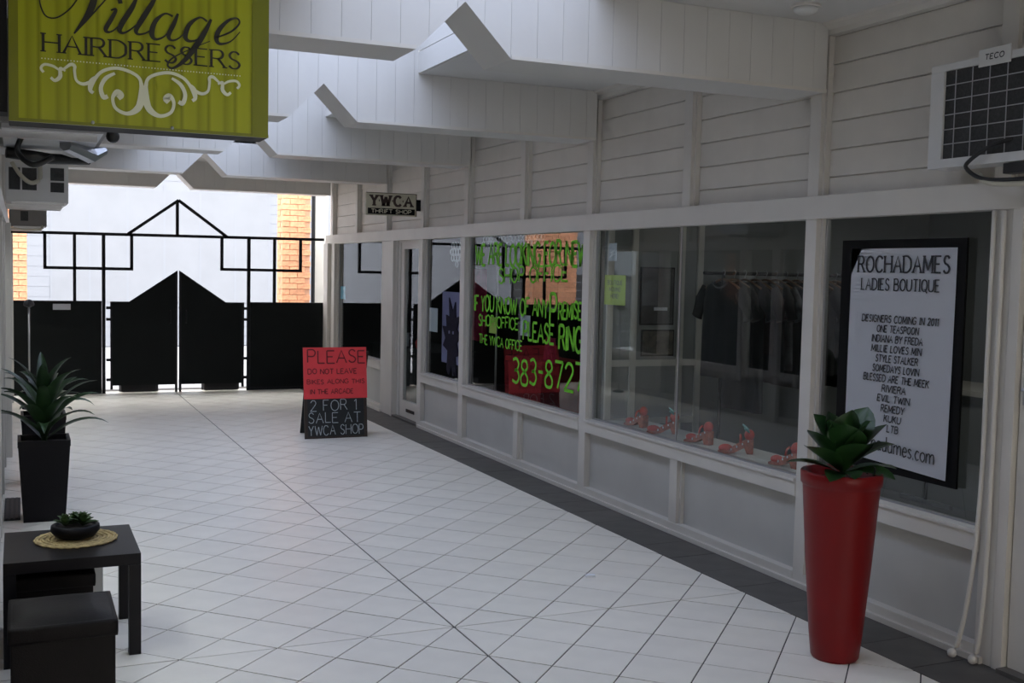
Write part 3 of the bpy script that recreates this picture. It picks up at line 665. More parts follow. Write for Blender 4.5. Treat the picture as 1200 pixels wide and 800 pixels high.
# poster
PX=2.072
po=thing('poster_board','tall white boutique poster on a black backing board against the window','poster',(PX-.012,-.652,.70))
obj('backing_board',box(.0,.012,-.419,.419,.045,1.207),'black',po)
bm=bmesh.new(); nx_=10; z0s=lambda u:.085-.03*u
vv=[]
for i in range(nx_+1):
    u=i/nx_; yy=.342-.71*u; row=[]
    for j in range(9):
        v=j/8; zb=.10-.025*u; z=zb+(1.163-zb)*v
        row.append(bm.verts.new((-.004-.010*(1-v)**2*u**2,yy,z)))
    vv.append(row)
for i in range(nx_):
    for j in range(8): bm.faces.new((vv[i][j],vv[i][j+1],vv[i+1][j+1],vv[i+1][j]))
r=bmesh.ops.solidify(bm,geom=bm.faces[:],thickness=.0015); bmesh.ops.recalc_face_normals(bm,faces=bm.faces[:])
pp=obj('paper',bm,'poster_white',po)
PM=lambda u,v:(-.0165-.0*v,-u,v)
PMt=lambda u,v:(-.0085-.012*max(0,1-max(0,v-.08)/1.08)**2*max(0,min(1,(u+.342)/.71))**2,-u*.96-.018,v)
def ptext(t,u0,u1,z,h,**k): obj('printed_line',lettering(bmesh.new(),t,u0,u1,h,PMt,y=z,**k),'dkprint',pp)
ptext('ROCHADAMES',-.315,.325,1.045,.078,w=.17,serif=.13,contrast=.4,gap=.22,slope=-.0)
ptext('LADIES BOUTIQUE',-.285,.265,.955,.056,w=.16,serif=.12,contrast=.35,gap=.22)
LN=[('DESIGNERS COMING IN 2011',-.27,.27),('ONE TEASPOON',-.155,.14),('INDIANA BY FREDA',-.19,.17),('MILLIE LOVES MIN',-.19,.165),('STYLE STALKER',-.155,.145),('SOMEDAYS LOVIN',-.175,.155),('BLESSED ARE THE MEEK',-.24,.225),('RIVIERA',-.10,.07),('EVIL TWIN',-.13,.10),('REMEDY',-.10,.065),('KUKU',-.075,.045),('LTB',-.05,.03)]
for i,(t,a,b) in enumerate(LN): ptext(t,a,b,.795-i*.0495,.033,w=.18,serif=.12,slant=.12,gap=.2)
ptext('rochadames.com',-.27,.29,.155,.075,w=.11,serif=.0,contrast=.35,gap=.12,slope=-.03)
# yellow note on window 4
nt_=thing('yellow_note','small yellow-green printed notice taped inside the wide boutique window','notice',(2.112,2.285,1.475))
obj('paper',box(0,.002,-.155,.155,0,.22),'yellow',nt_)
NM=lambda u,v:(-.001,-u,v)
for t,a,b,z in (('BOUTIQUE',-.11,.11,.15),('MOVING',-.08,.085,.10),('HERE!',-.06,.06,.05)): obj('printed_line',lettering(bmesh.new(),t,a,b,.030,NM,y=z,w=.2,gap=.2),'oldgreen',nt_)
st=thing('window_sticker','small pale sticker with a flash mark high in the boutique window corner','sticker',(2.111,2.33,1.80)); obj('film',box(0,.001,-.06,.06,-.0,.13),M['whitepaper'],st); obj('mark',prism([(.05,.02),(-.04,.05),(-.01,.055),(-.05,.09),(.04,.06),(.01,.055)],'x',-.002,-.0005),'lace',st)
# shoes on the display shelf
def shoe(y,rz,label,sc=1,ribbon_=False,x=2.22):
    t=thing('wedge_shoe',label,'shoe',(x,y,.596),rz,group='red shoes along the boutique window'); t.scale=(sc,sc,sc)
    # profile along local x: toe at +x, heel at -x
    prof=[(.115,.0),(.118,.012),(.095,.022),(.04,.030),(-.03,.075),(-.075,.092),(-.10,.090),(-.098,.0),(-.06,.0),(-.045,.04),(.02,.006),(.06,.0)]
    obj('sole',prism(prof,'y',-.026,.026),'shoe_sole',t)
    for k in range(4): obj('sole_stripe',box(-.07+k*.035,-.062+k*.035,-.0275,.0275,.075-k*.018,.088-k*.018),'lace',t)
    obj('toe_cap',ball((.07,0,.032),(.045,.031,.026)),'shoe_red',t,True)
    obj('heel_cup',ball((-.075,0,.118),(.032,.03,.036)),'shoe_red',t,True)
    obj('strap',tube([(-.02,-.03,.07),(-.02,-.02,.105),(-.02,0,.118),(-.02,.02,.105),(-.02,.03,.07)],.007,6),'shoe_red',t,True)
    if ribbon_:
        obj('ribbon',tube(catmull([(-.07,.03,.14),(-.04,.05,.165),(-.07,0,.15),(-.04,-.05,.175),(-.07,-.03,.14)],4),.006,6),'shoe_teal',t,True)
    return t
shoe(2.10,math.radians(100),'leftmost red wedge shoe in the boutique window, toe to the left')
shoe(1.73,math.radians(150),'second red shoe from the left in the boutique window, standing upright',1,True)
shoe(1.28,math.radians(105),'middle red wedge shoe with pale stripes in the boutique window')
shoe(.86,math.radians(150),'fourth red shoe from the left, with a teal ribbon, in the boutique window',1,True)
shoe(.37,math.radians(100),'rightmost red wedge shoe in the boutique window, beside the red planter')
# thrift shop goods seen through window 1-3
def flat(name,label,cat,y0,y1,z0,z1,m,x=2.16,t=.003): return tag(obj(name,box(x,x+t,y0,y1,z0,z1),m),label,cat)
t=thing('spiky_cutout','dark purple spiky felt cut-out on lilac paper in the narrow thrift shop window','decoration',(2.15,5.75,.62))
obj('lilac_sheet',box(.012,.016,-.36,.30,.12,.86),'lilac',t)
sp=[(-.16,0),(-.10,.04),(-.06,0),(-.02,.10),(.05,.0),(.12,.05),(.10,.25),(.24,.30),(.17,.38),(.26,.50),(.14,.50),(.16,.62),(.06,.60),(.08,.80),(-.03,.66),(-.10,.76),(-.12,.60),(-.22,.62),(-.16,.48),(-.25,.42),(-.15,.34),(-.22,.22),(-.12,.2)]
obj('silhouette',prism(sp,'x',0,.012),'purple',t)
for s in (-.06,.05): obj('eye',box(-.003,0,s-.018,s+.018,.43,.46),'lilac',t)
bm=bmesh.new()
t=thing('lace_garland','white paper lace garland at the top of the narrow thrift shop window','decoration',(2.13,5.45,1.95))
for i in range(7):
    for j in range(5):
        if (i*7+j*3)%5==0 and j>2: continue
        if j>3-abs(i-3)*.4+.6: continue
        c=Vector((0,-.21+i*.075+(j%2)*.03,-j*.062)); obj('lace_ring',tube([c+Vector((0,.032*math.cos(a),.032*math.sin(a))) for a in [k*math.pi/5 for k in range(11)]],.006,5),'lace',t)
bm.free()
t=thing('lace_valance','white lace valance pinned along the top of the green-lettered window','decoration',(2.13,3.9,2.0))
for i in range(18):
    for j in range(2): 
        c=Vector((0,.95-i*.075+(j)*.035,-j*.05)); obj('lace_ring',tube([c+Vector((0,.028*math.cos(a),.028*math.sin(a))) for a in [k*math.pi/4 for k in range(9)]],.005,4),'lace',t)
flat('yellow_sheet','yellow sheet of paper hanging behind the green lettering','paper',4.45,4.62,1.13,1.28,'yellow',2.0985)
flat('white_sheet','pale grey sheet of paper behind the green lettering, right of the yellow one','paper',3.72,3.92,1.15,1.33,'whitepaper',2.0985)
flat('blue_notice','pale blue notice in the thrift shop window nearest the gate','paper',9.62,9.86,1.28,1.45,'teal',2.0985)
flat('grey_notice','pale grey notice at the left edge of the narrow window','paper',6.02,6.27,1.05,1.30,'whitepaper',2.0985)
def drape(y,z0,z1,w,m,label,x=2.5):
    t=thing('hanging_scarf',label,'scarf',(x,y,z1)); bm=bmesh.new(); n=8; rows=[]
    for j in range(9):
        v=j/8; rows.append([bm.verts.new((.02*math.sin(i*1.9+j*.3),(-.5+i/n)*w*(1-.15*math.sin(v*3)),-(z1-z0)*v)) for i in range(n+1)])
    for j in range(8):
        for i in range(n): bm.faces.new((rows[j][i],rows[j][i+1],rows[j+1][i+1],rows[j+1][i]))
    bmesh.ops.solidify(bm,geom=bm.faces[:],thickness=.006); obj('cloth',bm,m,t,True)
    obj('hook',tube([(0,0,.0),(0,0,.05)],.004,5),'steel',t); return t
tr=thing('thrift_rail','thin steel garment rail inside the thrift shop holding the pink scarf','clothes rail',(2.6,6.1,0)); obj('rail',tube([(0,-.5,1.77),(0,.5,1.77)],.012),'steel',tr)
for q in (-.48,.48): obj('upright',tube([(0,q,.01),(0,q,1.77)],.012),'steel',tr); obj('foot',box(-.2,.2,q-.02,q+.02,0,.02),'steel',tr)
drape(6.1,.95,1.72,.40,'pink','long pink scarf hanging at the left side of the green-lettered window',2.6)
drape(4.35,.86,1.10,.22,'pink','short pink cloth standing up out of the red tub in the thrift shop',2.6)
rt=thing('red_tub','large red square tub standing inside the thrift shop behind the phone number','tub',(2.75,4.75,.22)); obj('tub',prism([(-.33,.0),(.33,.0),(.40,.62),(-.40,.62)],'x',-.22,.22),'redc',rt); obj('rim',box(-.24,.24,-.42,.42,.60,.65,bev=.01),'redc',rt)
tb=thing('display_table','dark low display table inside the thrift shop window','table',(3.1,5.5,0)); obj('tabletop',box(-.45,.35,-1.4,2.5,.18,.215),'roomdark',tb)
for sx in (-.4,.3):
    for sy in (-1.35,2.42): obj('leg',box(sx,sx+.05,sy,sy+.05,0,.18),'roomdark',tb)
tb2=thing('goods_counter','dark counter of bric-a-brac inside the window nearest the gate','counter',(3.0,9.2,0)); obj('counter_top',box(-.4,.5,-1.0,1.0,.62,.66),'roomdark',tb2); obj('counter_body',box(-.35,.45,-.95,.95,0,.62),'roomdark',tb2)
gi=[('greyc','grey'),('redc','red'),('brownc','brown'),('whitepaper','white'),('teal','blue'),('blackcloth','black')]
for i in range(6):
    o=thing('ornament','small %s ornament on the counter in the window nearest the gate'%gi[i][1],'ornament',(2.85,8.45+i*.26,.66)); obj('vase',lathe([(.03,0),(.055,.03),(.06,.10),(.03,.16),(.04,.19),(.036,.19)],14),gi[i][0],o,True); obj('base',lathe([(.035,0),(.04,.008),(.03,.012)],14),'roomdark',o)
for i,(m_,l_) in enumerate([('blackcloth','black coat on a stand deep in the thrift shop'),('brownc','brown coat on a stand in the thrift shop, right of the black one'),('greyc','grey coat on a stand in the thrift shop near its door')]):
    t=thing('coat_stand',l_,'coat',(4.2,3.2+i*1.35,0)); obj('pole',tube([(0,0,0),(0,0,1.62)],.015),'steel',t); obj('coat',lathe([(.03,1.58),(.10,1.50),(.19,1.42),(.20,1.1),(.22,.65),(.20,.64)],16),m_,t,True); obj('foot',lathe([(.18,0),(.18,.02),(.02,.04)],16),'black_metal',t)
# unseen ceiling lamps added to brighten the boutique interior
for x,y in ((3.6,.6),(3.6,-2.2)):
    t=thing('shop_light','round ceiling lamp inside the boutique, '+('over the clothes rail' if y>0 else 'behind the glazed door'),'ceiling light',(x,y,2.62)); obj('casing',lathe([(.14,0),(.14,-.03),(.12,-.04)],20),'paint',t)
    em=bpy.data.materials.get('lamp_glow')
    if not em:
        em=mat('lamp_glow',(.9,.9,.85),.5); b=em.node_tree.nodes['Principled BSDF']; b.inputs['Emission Color'].default_value=(1,.96,.9,1); b.inputs['Emission Strength'].default_value=3
    obj('diffuser',lathe([(.11,-.038),(.10,-.05),(.02,-.055)],20),em,t)
    ld=bpy.data.lights.new('lamp','AREA'); ld.shape='DISK'; ld.size=.22; ld.energy=4; ld.color=(1,.96,.9); lo=bpy.data.objects.new('lamp',ld); link(lo,t); lo.location=(0,0,-.07)
# ------------------------------------------------------------------ projecting YWCA sign
t=thing('projecting_sign','cream YWCA thrift shop sign projecting from the wall above the shop door','sign',(1.43,6.45,2.265))
obj('board',box(0,.56,-.02,.02,0,.235,bev=.003),'ycream',t); obj('black_band',box(.02,.54,-.0215,-.02,.012,.075),'black',t)
obj('edge_frame',box(0,.56,-.024,-.018,.232,.238),'frame_wood',t); obj('edge_frame',box(.552,.56,-.024,.024,.0,.238),'frame_wood',t)
SMp=lambda u,v:(u,-.0225,v)
obj('lettering',lettering(bmesh.new(),'Y\u00b7W\u00b7C\u00b7A',.055,.505,.10,SMp,y=.105,w=.30,serif=.22,contrast=.3,gap=.16),'brown',t)
obj('lettering',lettering(bmesh.new(),'THRIFT SHOP',.06,.50,.038,SMp,y=.025,w=.22,gap=.2),'ycream',t)
obj('bracket',box(.56,.61,-.01,.01,.06,.18),'black_metal',t)
# ------------------------------------------------------------------ A-board
t=thing('a_board','folding blackboard easel with a red handwritten card, standing by the thrift shop','sandwich board',(1.0,5.9,0),0)
def tilt(bm,a,piv=(0,0,0)): return tfm(bm,Matrix.Translation(piv)@Matrix.Rotation(a,4,'X')@Matrix.Translation([-q for q in piv]))
A_=-.13
fr=obj('front_board',tilt(box(-.315,.315,0,.014,0,.90),A_),'board_black',t)
for a,b in ((-.32,-.29),(.29,.32)): obj('frame_stile',tilt(box(a,b,-.006,.016,0,.905),A_),'frame_wood',t)
obj('frame_rail',tilt(box(-.29,.29,-.004,.016,.885,.905),A_),'frame_wood',t); obj('frame_rail',tilt(box(-.29,.29,-.004,.016,.0,.02),A_),'frame_wood',t)
back=obj('rear_board',tfm(box(-.31,.31,0,.014,0,.90),Matrix.Translation((.04,.42,0))@Matrix.Rotation(.32,4,'X')),'board_black',t)
obj('frame_stile',tfm(box(.29,.32,-.004,.018,0,.90),Matrix.Translation((.04,.42,0))@Matrix.Rotation(.32,4,'X')),'frame_wood',t)
card=obj('red_card',tilt(box(-.325,.325,-.012,-.008,.395,.91),A_),'redpaper',t)
def ab(m_,*a,**k):
    bm=lettering(bmesh.new(),*a,MP=lambda u,v:(u,k_y,v),**k); tilt(bm,A_); obj('handwriting',bm,m_,t)
def aw(m_,text,u0,u1,h,y,k_y,w=.12,**k):
    bm=lettering(bmesh.new(),text,u0,u1,h,lambda u,v:(u,k_y,v),y=y,w=w,jit=.06,gap=.2,**k); tilt(bm,A_); obj('handwriting',bm,m_,t)
aw('redink','PLEASE',-.28,.31,.125,.755,-.0135,.10)
aw('redink','Do Not Leave',-.28,.22,.055,.645,-.0135,.16) if False else aw('redink','DO NOT LEAVE',-.28,.22,.05,.645,-.0135,.16)
aw('redink','BIKES ALONG THIS',-.29,.30,.042,.545,-.0135,.17); aw('redink','IN THE ARCADE',-.26,.18,.045,.445,-.0135,.17)
aw('chalk','2 FOR 1',-.26,.22,.105,.275,-.002,.07); aw('chalk','SALE AT',-.28,.25,.10,.155,-.002,.07); aw('chalk','YWCA SHOP',-.28,.28,.095,.035,-.002,.075)
# ------------------------------------------------------------------ hairdresser sign
SY=-.8
hs=thing('hanging_lightbox','lime green hairdresser lightbox sign hanging at the upper left','sign',(-1.925,SY,2.172))
Wd=.855; Hh=.62
obj('casing',box(0,Wd,.004,.16,0,Hh,bev=.004),'black_metal',hs)
fc=obj('face_panel',box(.012,Wd-.012,-.004,.004,.010,Hh-.01),'green_sign',hs)
obj('edge_strip',box(0,Wd,-.008,.004,0,.011),'sign_edge',hs); obj('edge_strip',box(Wd-.06,Wd-.001,-.0065,.004,.011,Hh),'sign_edge',hs); obj('edge_strip',box(.001,.03,-.0065,.004,.011,Hh),'sign_edge',hs)
for x in (.26,.52): obj('clip',ball((x,-.008,.012),.006),'steel',hs,True)
HM=lambda u,v:(u,-.0085,v)
VIL={'V1': [(0.097, 0.419, 2), (0.1, 0.379, 3), (0.117, 0.35, 3), (0.149, 0.35, 3), (0.188, 0.382, 3), (0.215, 0.422, 3)], 'V2': [(0.269, 0.453, 9), (0.262, 0.411, 14), (0.246, 0.371, 12), (0.22, 0.331, 6), (0.202, 0.303, 3)], 'V3': [(0.202, 0.303, 3), (0.239, 0.347, 3), (0.292, 0.414, 3), (0.325, 0.453, 3)], 'i': [(0.318, 0.393, 3), (0.335, 0.397, 6), (0.321, 0.366, 9), (0.302, 0.329, 9), (0.311, 0.319, 5), (0.331, 0.33, 3), (0.358, 0.36, 2)], 'dot': [(0.341, 0.424, 9), (0.355, 0.427, 9)], 'l1': [(0.412, 0.47, 3), (0.388, 0.412, 10), (0.358, 0.36, 11), (0.346, 0.33, 9), (0.358, 0.321, 5), (0.385, 0.338, 3), (0.419, 0.373, 2)], 'l2': [(0.476, 0.478, 3), (0.449, 0.425, 10), (0.419, 0.373, 11), (0.4, 0.336, 9), (0.408, 0.322, 5), (0.439, 0.333, 3), (0.466, 0.364, 2)], 'a1': [(0.521, 0.395, 5), (0.494, 0.401, 4), (0.463, 0.371, 9), (0.451, 0.331, 11), (0.463, 0.311, 6), (0.494, 0.325, 3), (0.525, 0.371, 3), (0.531, 0.396, 3)], 'a2': [(0.538, 0.406, 5), (0.525, 0.371, 9), (0.507, 0.33, 9), (0.516, 0.313, 5), (0.542, 0.323, 3), (0.577, 0.362, 2)], 'g1': [(0.637, 0.39, 5), (0.612, 0.401, 4), (0.577, 0.373, 9), (0.563, 0.332, 10), (0.577, 0.316, 6), (0.612, 0.33, 3), (0.64, 0.376, 3)], 'g2': [(0.651, 0.399, 5), (0.626, 0.346, 11), (0.591, 0.289, 12), (0.556, 0.243, 8), (0.521, 0.218, 5), (0.504, 0.227, 4), (0.521, 0.253, 3), (0.577, 0.287, 2), (0.647, 0.323, 2)], 'e': [(0.665, 0.336, 3), (0.719, 0.363, 4), (0.748, 0.395, 4), (0.74, 0.412, 4), (0.711, 0.402, 6), (0.679, 0.366, 10), (0.669, 0.332, 10), (0.683, 0.317, 6), (0.719, 0.33, 3), (0.751, 0.366, 2)]}
FLO={'f1': [(0.402, 0.077, 3), (0.412, 0.113, 5), (0.415, 0.163, 5), (0.391, 0.188, 5), (0.338, 0.201, 5), (0.291, 0.186, 5), (0.262, 0.153, 5)], 'f2': [(0.415, 0.163, 5), (0.42, 0.114, 9), (0.405, 0.07, 10), (0.371, 0.05, 6), (0.334, 0.065, 5), (0.324, 0.099, 5), (0.338, 0.121, 8), (0.351, 0.111, 9), (0.341, 0.1, 8)], 'f3': [(0.331, 0.183, 4), (0.301, 0.163, 6), (0.286, 0.13, 6), (0.294, 0.1, 7), (0.308, 0.104, 6)], 'f4': [(0.275, 0.168, 4), (0.258, 0.149, 9), (0.252, 0.121, 6), (0.262, 0.111, 5)], 'f5': [(0.265, 0.153, 6), (0.232, 0.138, 5), (0.209, 0.148, 4), (0.203, 0.178, 4), (0.203, 0.195, 5), (0.19, 0.199, 5), (0.161, 0.178, 3), (0.136, 0.189, 4), (0.11, 0.192, 4), (0.099, 0.179, 4), (0.107, 0.166, 4)], 'f6': [(0.174, 0.176, 3), (0.158, 0.184, 4), (0.158, 0.157, 6), (0.142, 0.142, 5), (0.129, 0.151, 4)]}
def strokes(dd,mt_,name,sc,mirror=None):
    bm=bmesh.new(); dep=[0]
    for v in dd.values():
        for mm in ((0,1) if mirror else (0,)):
            P=[((2*mirror-a) if mm else a,b,w*sc) for a,b,w in v]
            C=catmull(P,6) if len(P)>2 else P
            dep[0]+=.00018; dd_=dep[0]
            ribbon(bm,[(c[0],c[1]) for c in C],[max(.0012,c[2]) for c in C],lambda u,v:(u,-.0085-dd_,v))
    return obj(name,bm,mt_,hs)
# extend the tall strokes above the frame of the picture
VIL['V2'].insert(0,(.262,.50,4)); VIL['V3'][-1]=(.35,.49,3); VIL['l1'].insert(0,(.428,.50,3)); VIL['l2'].insert(0,(.49,.505,3)); VIL['V1'].insert(0,(.12,.47,2))
strokes(VIL,'ink','script_lettering',.0016)
obj('lettering',lettering(bmesh.new(),'HAIRDRESSERS',.106,.752,.058,HM,y=.236,w=.15,serif=.15,contrast=.5,gap=.2),'ink',hs)
strokes(FLO,'cream','scroll_ornament',.0022,mirror=.4245)
bm=bmesh.new()
for k in range(66): x=.10+k*.01; ribbon(bm,[(x,.2118),(x+.004,.2118)],[.004,.004],HM)
obj('dotted_line',bm,'cream',hs)
obj('mounting_box',box(-.10,-.005,.02,.15,.03,.50),'black_metal',hs); obj('hanging_rod',tube([(.2,.08,Hh),(.2,.08,3.05-2.172)],.01),'black_metal',hs); obj('hanging_rod',tube([(.7,.08,Hh),(.7,.08,3.05-2.172)],.01),'black_metal',hs)
# ------------------------------------------------------------------ air conditioners
def ac(name,label,x0,x1,y0,y1,z0,z1,cm,grid):
    t=thing(name,label,'air conditioner',(x0,y0,z0)); w,d,h=x1-x0,y1-y0,z1-z0
    obj('casing',box(0,w,0,d,0,h,bev=.008),cm,t)
    for (a,b,c,e) in grid: 
        gq=obj('vent',box(a,b,-.004,0,c,e),'acdark',t)
    obj('drain_tray',box(.04,w-.03,.05,d-.05,-.02,0),'steel',t)
    obj('bracket',box(-.02,w-.05,.12,.16,-.05,-.02),'steel',t); obj('bracket',box(-.02,w-.05,d-.16,d-.12,-.05,-.02),'steel',t)
    return t
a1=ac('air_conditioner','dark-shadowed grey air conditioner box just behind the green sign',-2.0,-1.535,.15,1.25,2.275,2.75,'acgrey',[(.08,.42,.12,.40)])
obj('pipe_loop',tube(catmull([(.12,.30,-.02),(.10,.2,-.10),(.16,.12,-.16),(.24,.12,-.12),],6),.012),'cable',a1,True); obj('cable_bundle',tube([(.05,.9,-.045),(.25,.95,-.06),(.43,.98,-.05)],.028,7),'cable',a1,True)
obj('lamp_knob',ball((.47,.02,-.03),.028),'cable',a1,True); obj('foil_wrap',tube([(.30,.5,-.03),(.42,.75,-.05),(.49,.8,-.02)],[.03,.04,.02],7),'steel',a1)
a2=ac('air_conditioner','white air conditioner with square vents, middle of the left-hand row',-2.0,-1.50,5.6,6.2,2.215,2.545,'acwhite',[(.025,.115,.10,.29),(.13,.245,.10,.29),(.355,.465,.19,.30),(.355,.465,.09,.175)])
obj('hose',tube(catmull([(.05,-.02,.33),(.12,-.05,.22),(.20,-.05,.16),(.27,-.05,.20),(.27,-.03,.33)],6),.018),'pipe',a2,True)
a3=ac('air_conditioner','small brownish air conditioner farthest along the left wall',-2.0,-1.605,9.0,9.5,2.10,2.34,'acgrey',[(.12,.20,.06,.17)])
obj('pipe',tube(catmull([(.0,-.02,-.02),(.15,-.03,-.04),(.33,-.02,-.03),(.35,0,.01)],4),.010),'pipe',a3,True)
# the near one on the right wall
XA=1.90
ra=thing('air_conditioner','white air conditioner with a wire grille high on the right wall','air conditioner',(2.035,-.975,2.213))
obj('casing',box(XA-2.035+.012,.0,-.78,0,0,.462,bev=.006),'acwhite',ra)
xg=XA-2.035
obj('coil',box(xg+.006,xg+.012,-.74,-.075,.04,.43),'acdark',ra)
for a,b,c,d in ((-.78,0,.0,.04),(-.78,0,.43,.462),(-.078,0,.04,.43),(-.78,-.742,.04,.43)): obj('frame',box(xg-.006,xg+.012,a,b,c,d,bev=.002),'acwhite',ra)
for k in range(1,6): obj('grille_wire',tube([(xg,-.08,.04+k*.39/6),(xg,-.74,.04+k*.39/6)],.0025,5),'aluminium',ra)
for k in range(1,7): obj('grille_wire',tube([(xg-.003,-.08-k*.094+.03,.04),(xg-.003,-.08-k*.094+.03,.43)],.0025,5),'aluminium',ra)
tg=obj('name_tag',box(xg-.012,xg-.007,-.445,-.275,.415,.490,bev=.002),'lamp_off',ra)
obj('lettering',lettering(bmesh.new(),'TECO',.31,.41,.022,lambda u,v:(xg-.013,-u,v),y=.442,w=.2,gap=.25,slant=.1),'dkprint',tg)
obj('cable',tube(catmull([(xg+.02,-.47,.10),(xg-.03,-.38,.07),(xg-.04,-.27,.01),(xg-.02,-.25,-.02),(xg+.0,-.31,-.06),(xg+.0,-.45,-.075),(xg+.02,-.70,-.07)],6),.009),'cable',ra,True)
obj('pipe',tube(catmull([(xg+.02,-.28,-.04),(xg+.0,-.34,-.08),(xg+.0,-.5,-.095),(xg+.02,-.75,-.09)],5),.011),'pipe',ra,True)
obj('valve',box(xg-.01,xg+.05,-.55,-.43,-.05,-.005,bev=.006),'cable',ra)
# ------------------------------------------------------------------ planters and plants
def leafmesh(L_,wd,droop,arch,m_,parent,yaw,base,wp=None,seg=10,tw=0,fold=.25):
    """a leaf that rises from base in direction yaw, then bends over"""
    bm=bmesh.new(); prev=None; p=Vector(base); th=arch; d=Vector((math.cos(yaw),math.sin(yaw),0)); s=Vector((-d.y,d.x,0)); rows=[]
    for i in range(seg+1):
        u=i/seg; prof=(wp(u) if wp else math.sin(math.pi*min(1,u*1.0))**.7)*wd/2
        ang=arch-droop*u*u; t=d*math.cos(ang)+Vector((0,0,1))*math.sin(ang); n=-d*math.sin(ang)+Vector((0,0,1))*math.cos(ang)
        if i: p=p+t*(L_/seg)
        tt=tw*u; sv=s*math.cos(tt)+n*math.sin(tt); nn=-s*math.sin(tt)+n*math.cos(tt)
        prof=max(prof,.001)
        rows.append([bm.verts.new(p+sv*prof*k+nn*(abs(k)**1.5*prof*fold)) for k in (-1,-.5,0,.5,1)])
    for a,b in zip(rows[:-1],rows[1:]):
        for k in range(4): bm.faces.new((a[k],a[k+1],b[k+1],b[k]))
    return obj('leaf',bm,m_,parent,True)
# red planter
RX,RY=1.463,-.985
rp_=thing('red_planter','tall tapered glossy red planter standing before the boutique window','planter',(RX,RY,0))
obj('shell',lathe([(.098,0),(.106,.012),(.118,.12),(.145,.45),(.168,.78),(.170,.79),(.177,.795),(.180,.845),(.176,.85),(.158,.85),(.152,.80),(.03,.798)],56),'red',rp_,True)
obj('soil',lathe([(.152,.806),(.08,.815),(.002,.812)],30),'soil',rp_)
pl_=thing('broadleaf_plant','dark green plant with broad upright leaves growing in the red planter','plant',(RX,RY,.815))
obj('stem',tube([(0,0,-.005),(.005,0,.04),(0,.005,.08)],.012),'leaf1',pl_,True)
wp=lambda u:(math.sin(math.pi*(.06+.94*u)**1.4)**.75) if 0<u<1 else .02
RL=[(200,.31,.12,.42,.15),(165,.27,.12,.75,.1),(345,.30,.12,.75,.2),(10,.33,.14,1.0,.15),(325,.27,.13,.55,.5),(30,.27,.12,1.2,.3),(270,.22,.15,.85,.5),(235,.28,.14,1.05,.25),(300,.28,.15,1.1,.35),(90,.30,.13,1.2,.2),(60,.28,.12,1.0,.4),(125,.28,.13,1.05,.3),
(215,.25,.07,.12,.5),(352,.28,.075,.22,.6),(310,.24,.08,.15,.7),(250,.20,.08,.2,.6),(280,.30,.15,1.35,.1),(100,.26,.12,1.45,.1),(180,.27,.13,1.2,.2),(140,.26,.09,.3,.6)]
for a,L_,wd,ar,dr in RL:
    a=math.radians(a+R.uniform(-6,6)); low=ar<.4
    leafmesh(L_*.92,wd*1.3,dr*.8,ar+(.12 if not low else 0),'leaf1',pl_,a,(.012*math.cos(a),.012*math.sin(a),.03 if low else .025+R.uniform(0,.03)),wp,10,R.uniform(-.4,.4),.3)
obj('drip_tube',tube(catmull([(.06,-.13,.02),(.10,-.10,.06),(.13,-.04,.055),(.145,0,.02)],5),.004,6),'cable',rp_ ,True).location=(0,0,.81)
# tall black square planters
def square_pot(cx,cy,label):
    t=thing('square_planter',label,'planter',(cx,cy,0),group='tall black planters by the left wall')
    bm=bmesh.new()
    prof=[(.1275,0),(.1275,.0),(.157,.50),(.157,.535),(.140,.535),(.138,.49)]
    rings=[[bm.verts.new((sx*r,sy*r,z)) for sx,sy in ((-1,-1),(1,-1),(1,1),(-1,1))] for r,z in prof[1:]]
    for A,B in zip(rings[:-1],rings[1:]):
        for k in range(4): bm.faces.new((A[k],A[(k+1)%4],B[(k+1)%4],B[k]))
    bm.faces.new(rings[0]); bm.faces.new(rings[-1]); bmesh.ops.recalc_face_normals(bm,faces=bm.faces[:])
    obj('pot',bm,'blackpot',t); obj('soil',box(-.137,.137,-.137,.137,.485,.505),'soil',t)
    obj('rim',box(-.16,.16,-.16,-.145,.50,.54),'blackpot',t); obj('rim',box(.145,.16,-.145,.16,.50,.54),'blackpot',t); obj('rim',box(-.16,-.145,-.145,.16,.50,.54),'blackpot',t); obj('rim',box(-.145,.145,.145,.16,.50,.54),'blackpot',t)
    return t
square_pot(-1.755,3.06,'tall black square planter behind the low black table')
square_pot(-1.735,4.35,'second tall black square planter, hidden behind the first one')
wps=lambda u:min(1,u*2.2+.3)*(1-u**2.2)**.8
def strappy(cx,cy,label,n,scale=1,seed=3):
    rr=random.Random(seed); t=thing('strappy_plant',label,'plant',(cx,cy,.50))
    obj('stem',tube([(0,0,0),(.01,0,.12),(0,0,.19)],.018),'leaf2',t,True)
    for i in range(n):
        a=i*2.39996+rr.uniform(-.2,.2); v=i/n
        leafmesh((.43-.03*v+rr.uniform(-.03,.04))*scale,.10,rr.uniform(.9,1.5)*(1-v*.4),.70+.55*v,'leaf2',t,a,(.01*math.cos(a),.01*math.sin(a),.02+.17*v),wps,10,rr.uniform(-.3,.3),.35)
    return t
strappy(-1.755,3.06,'arching strap-leaved plant in the front black planter by the left wall',19)
strappy(-1.735,4.35,'strap-leaved plant in the rear black planter, mostly hidden',20,.9,5)
# door mat
t=tag(obj('door_mat',box(-2.0,-1.88,2.95,3.7,.0,.012,bev=.004),'acdark'),'dark rubber door mat beside the left wall behind the black planter','mat') if False else None
dm=thing('door_mat','dark ribbed door mat on the floor between left wall and black planter','mat',(-2.0,3.05,0)); obj('mat_base',box(.0,.10,-.02,.7,0,.01),'acdark',dm)
for k in range(3): obj('mat_rib',box(.01+k*.03,.025+k*.03,-.01,.69,.01,.014),'cable',dm)
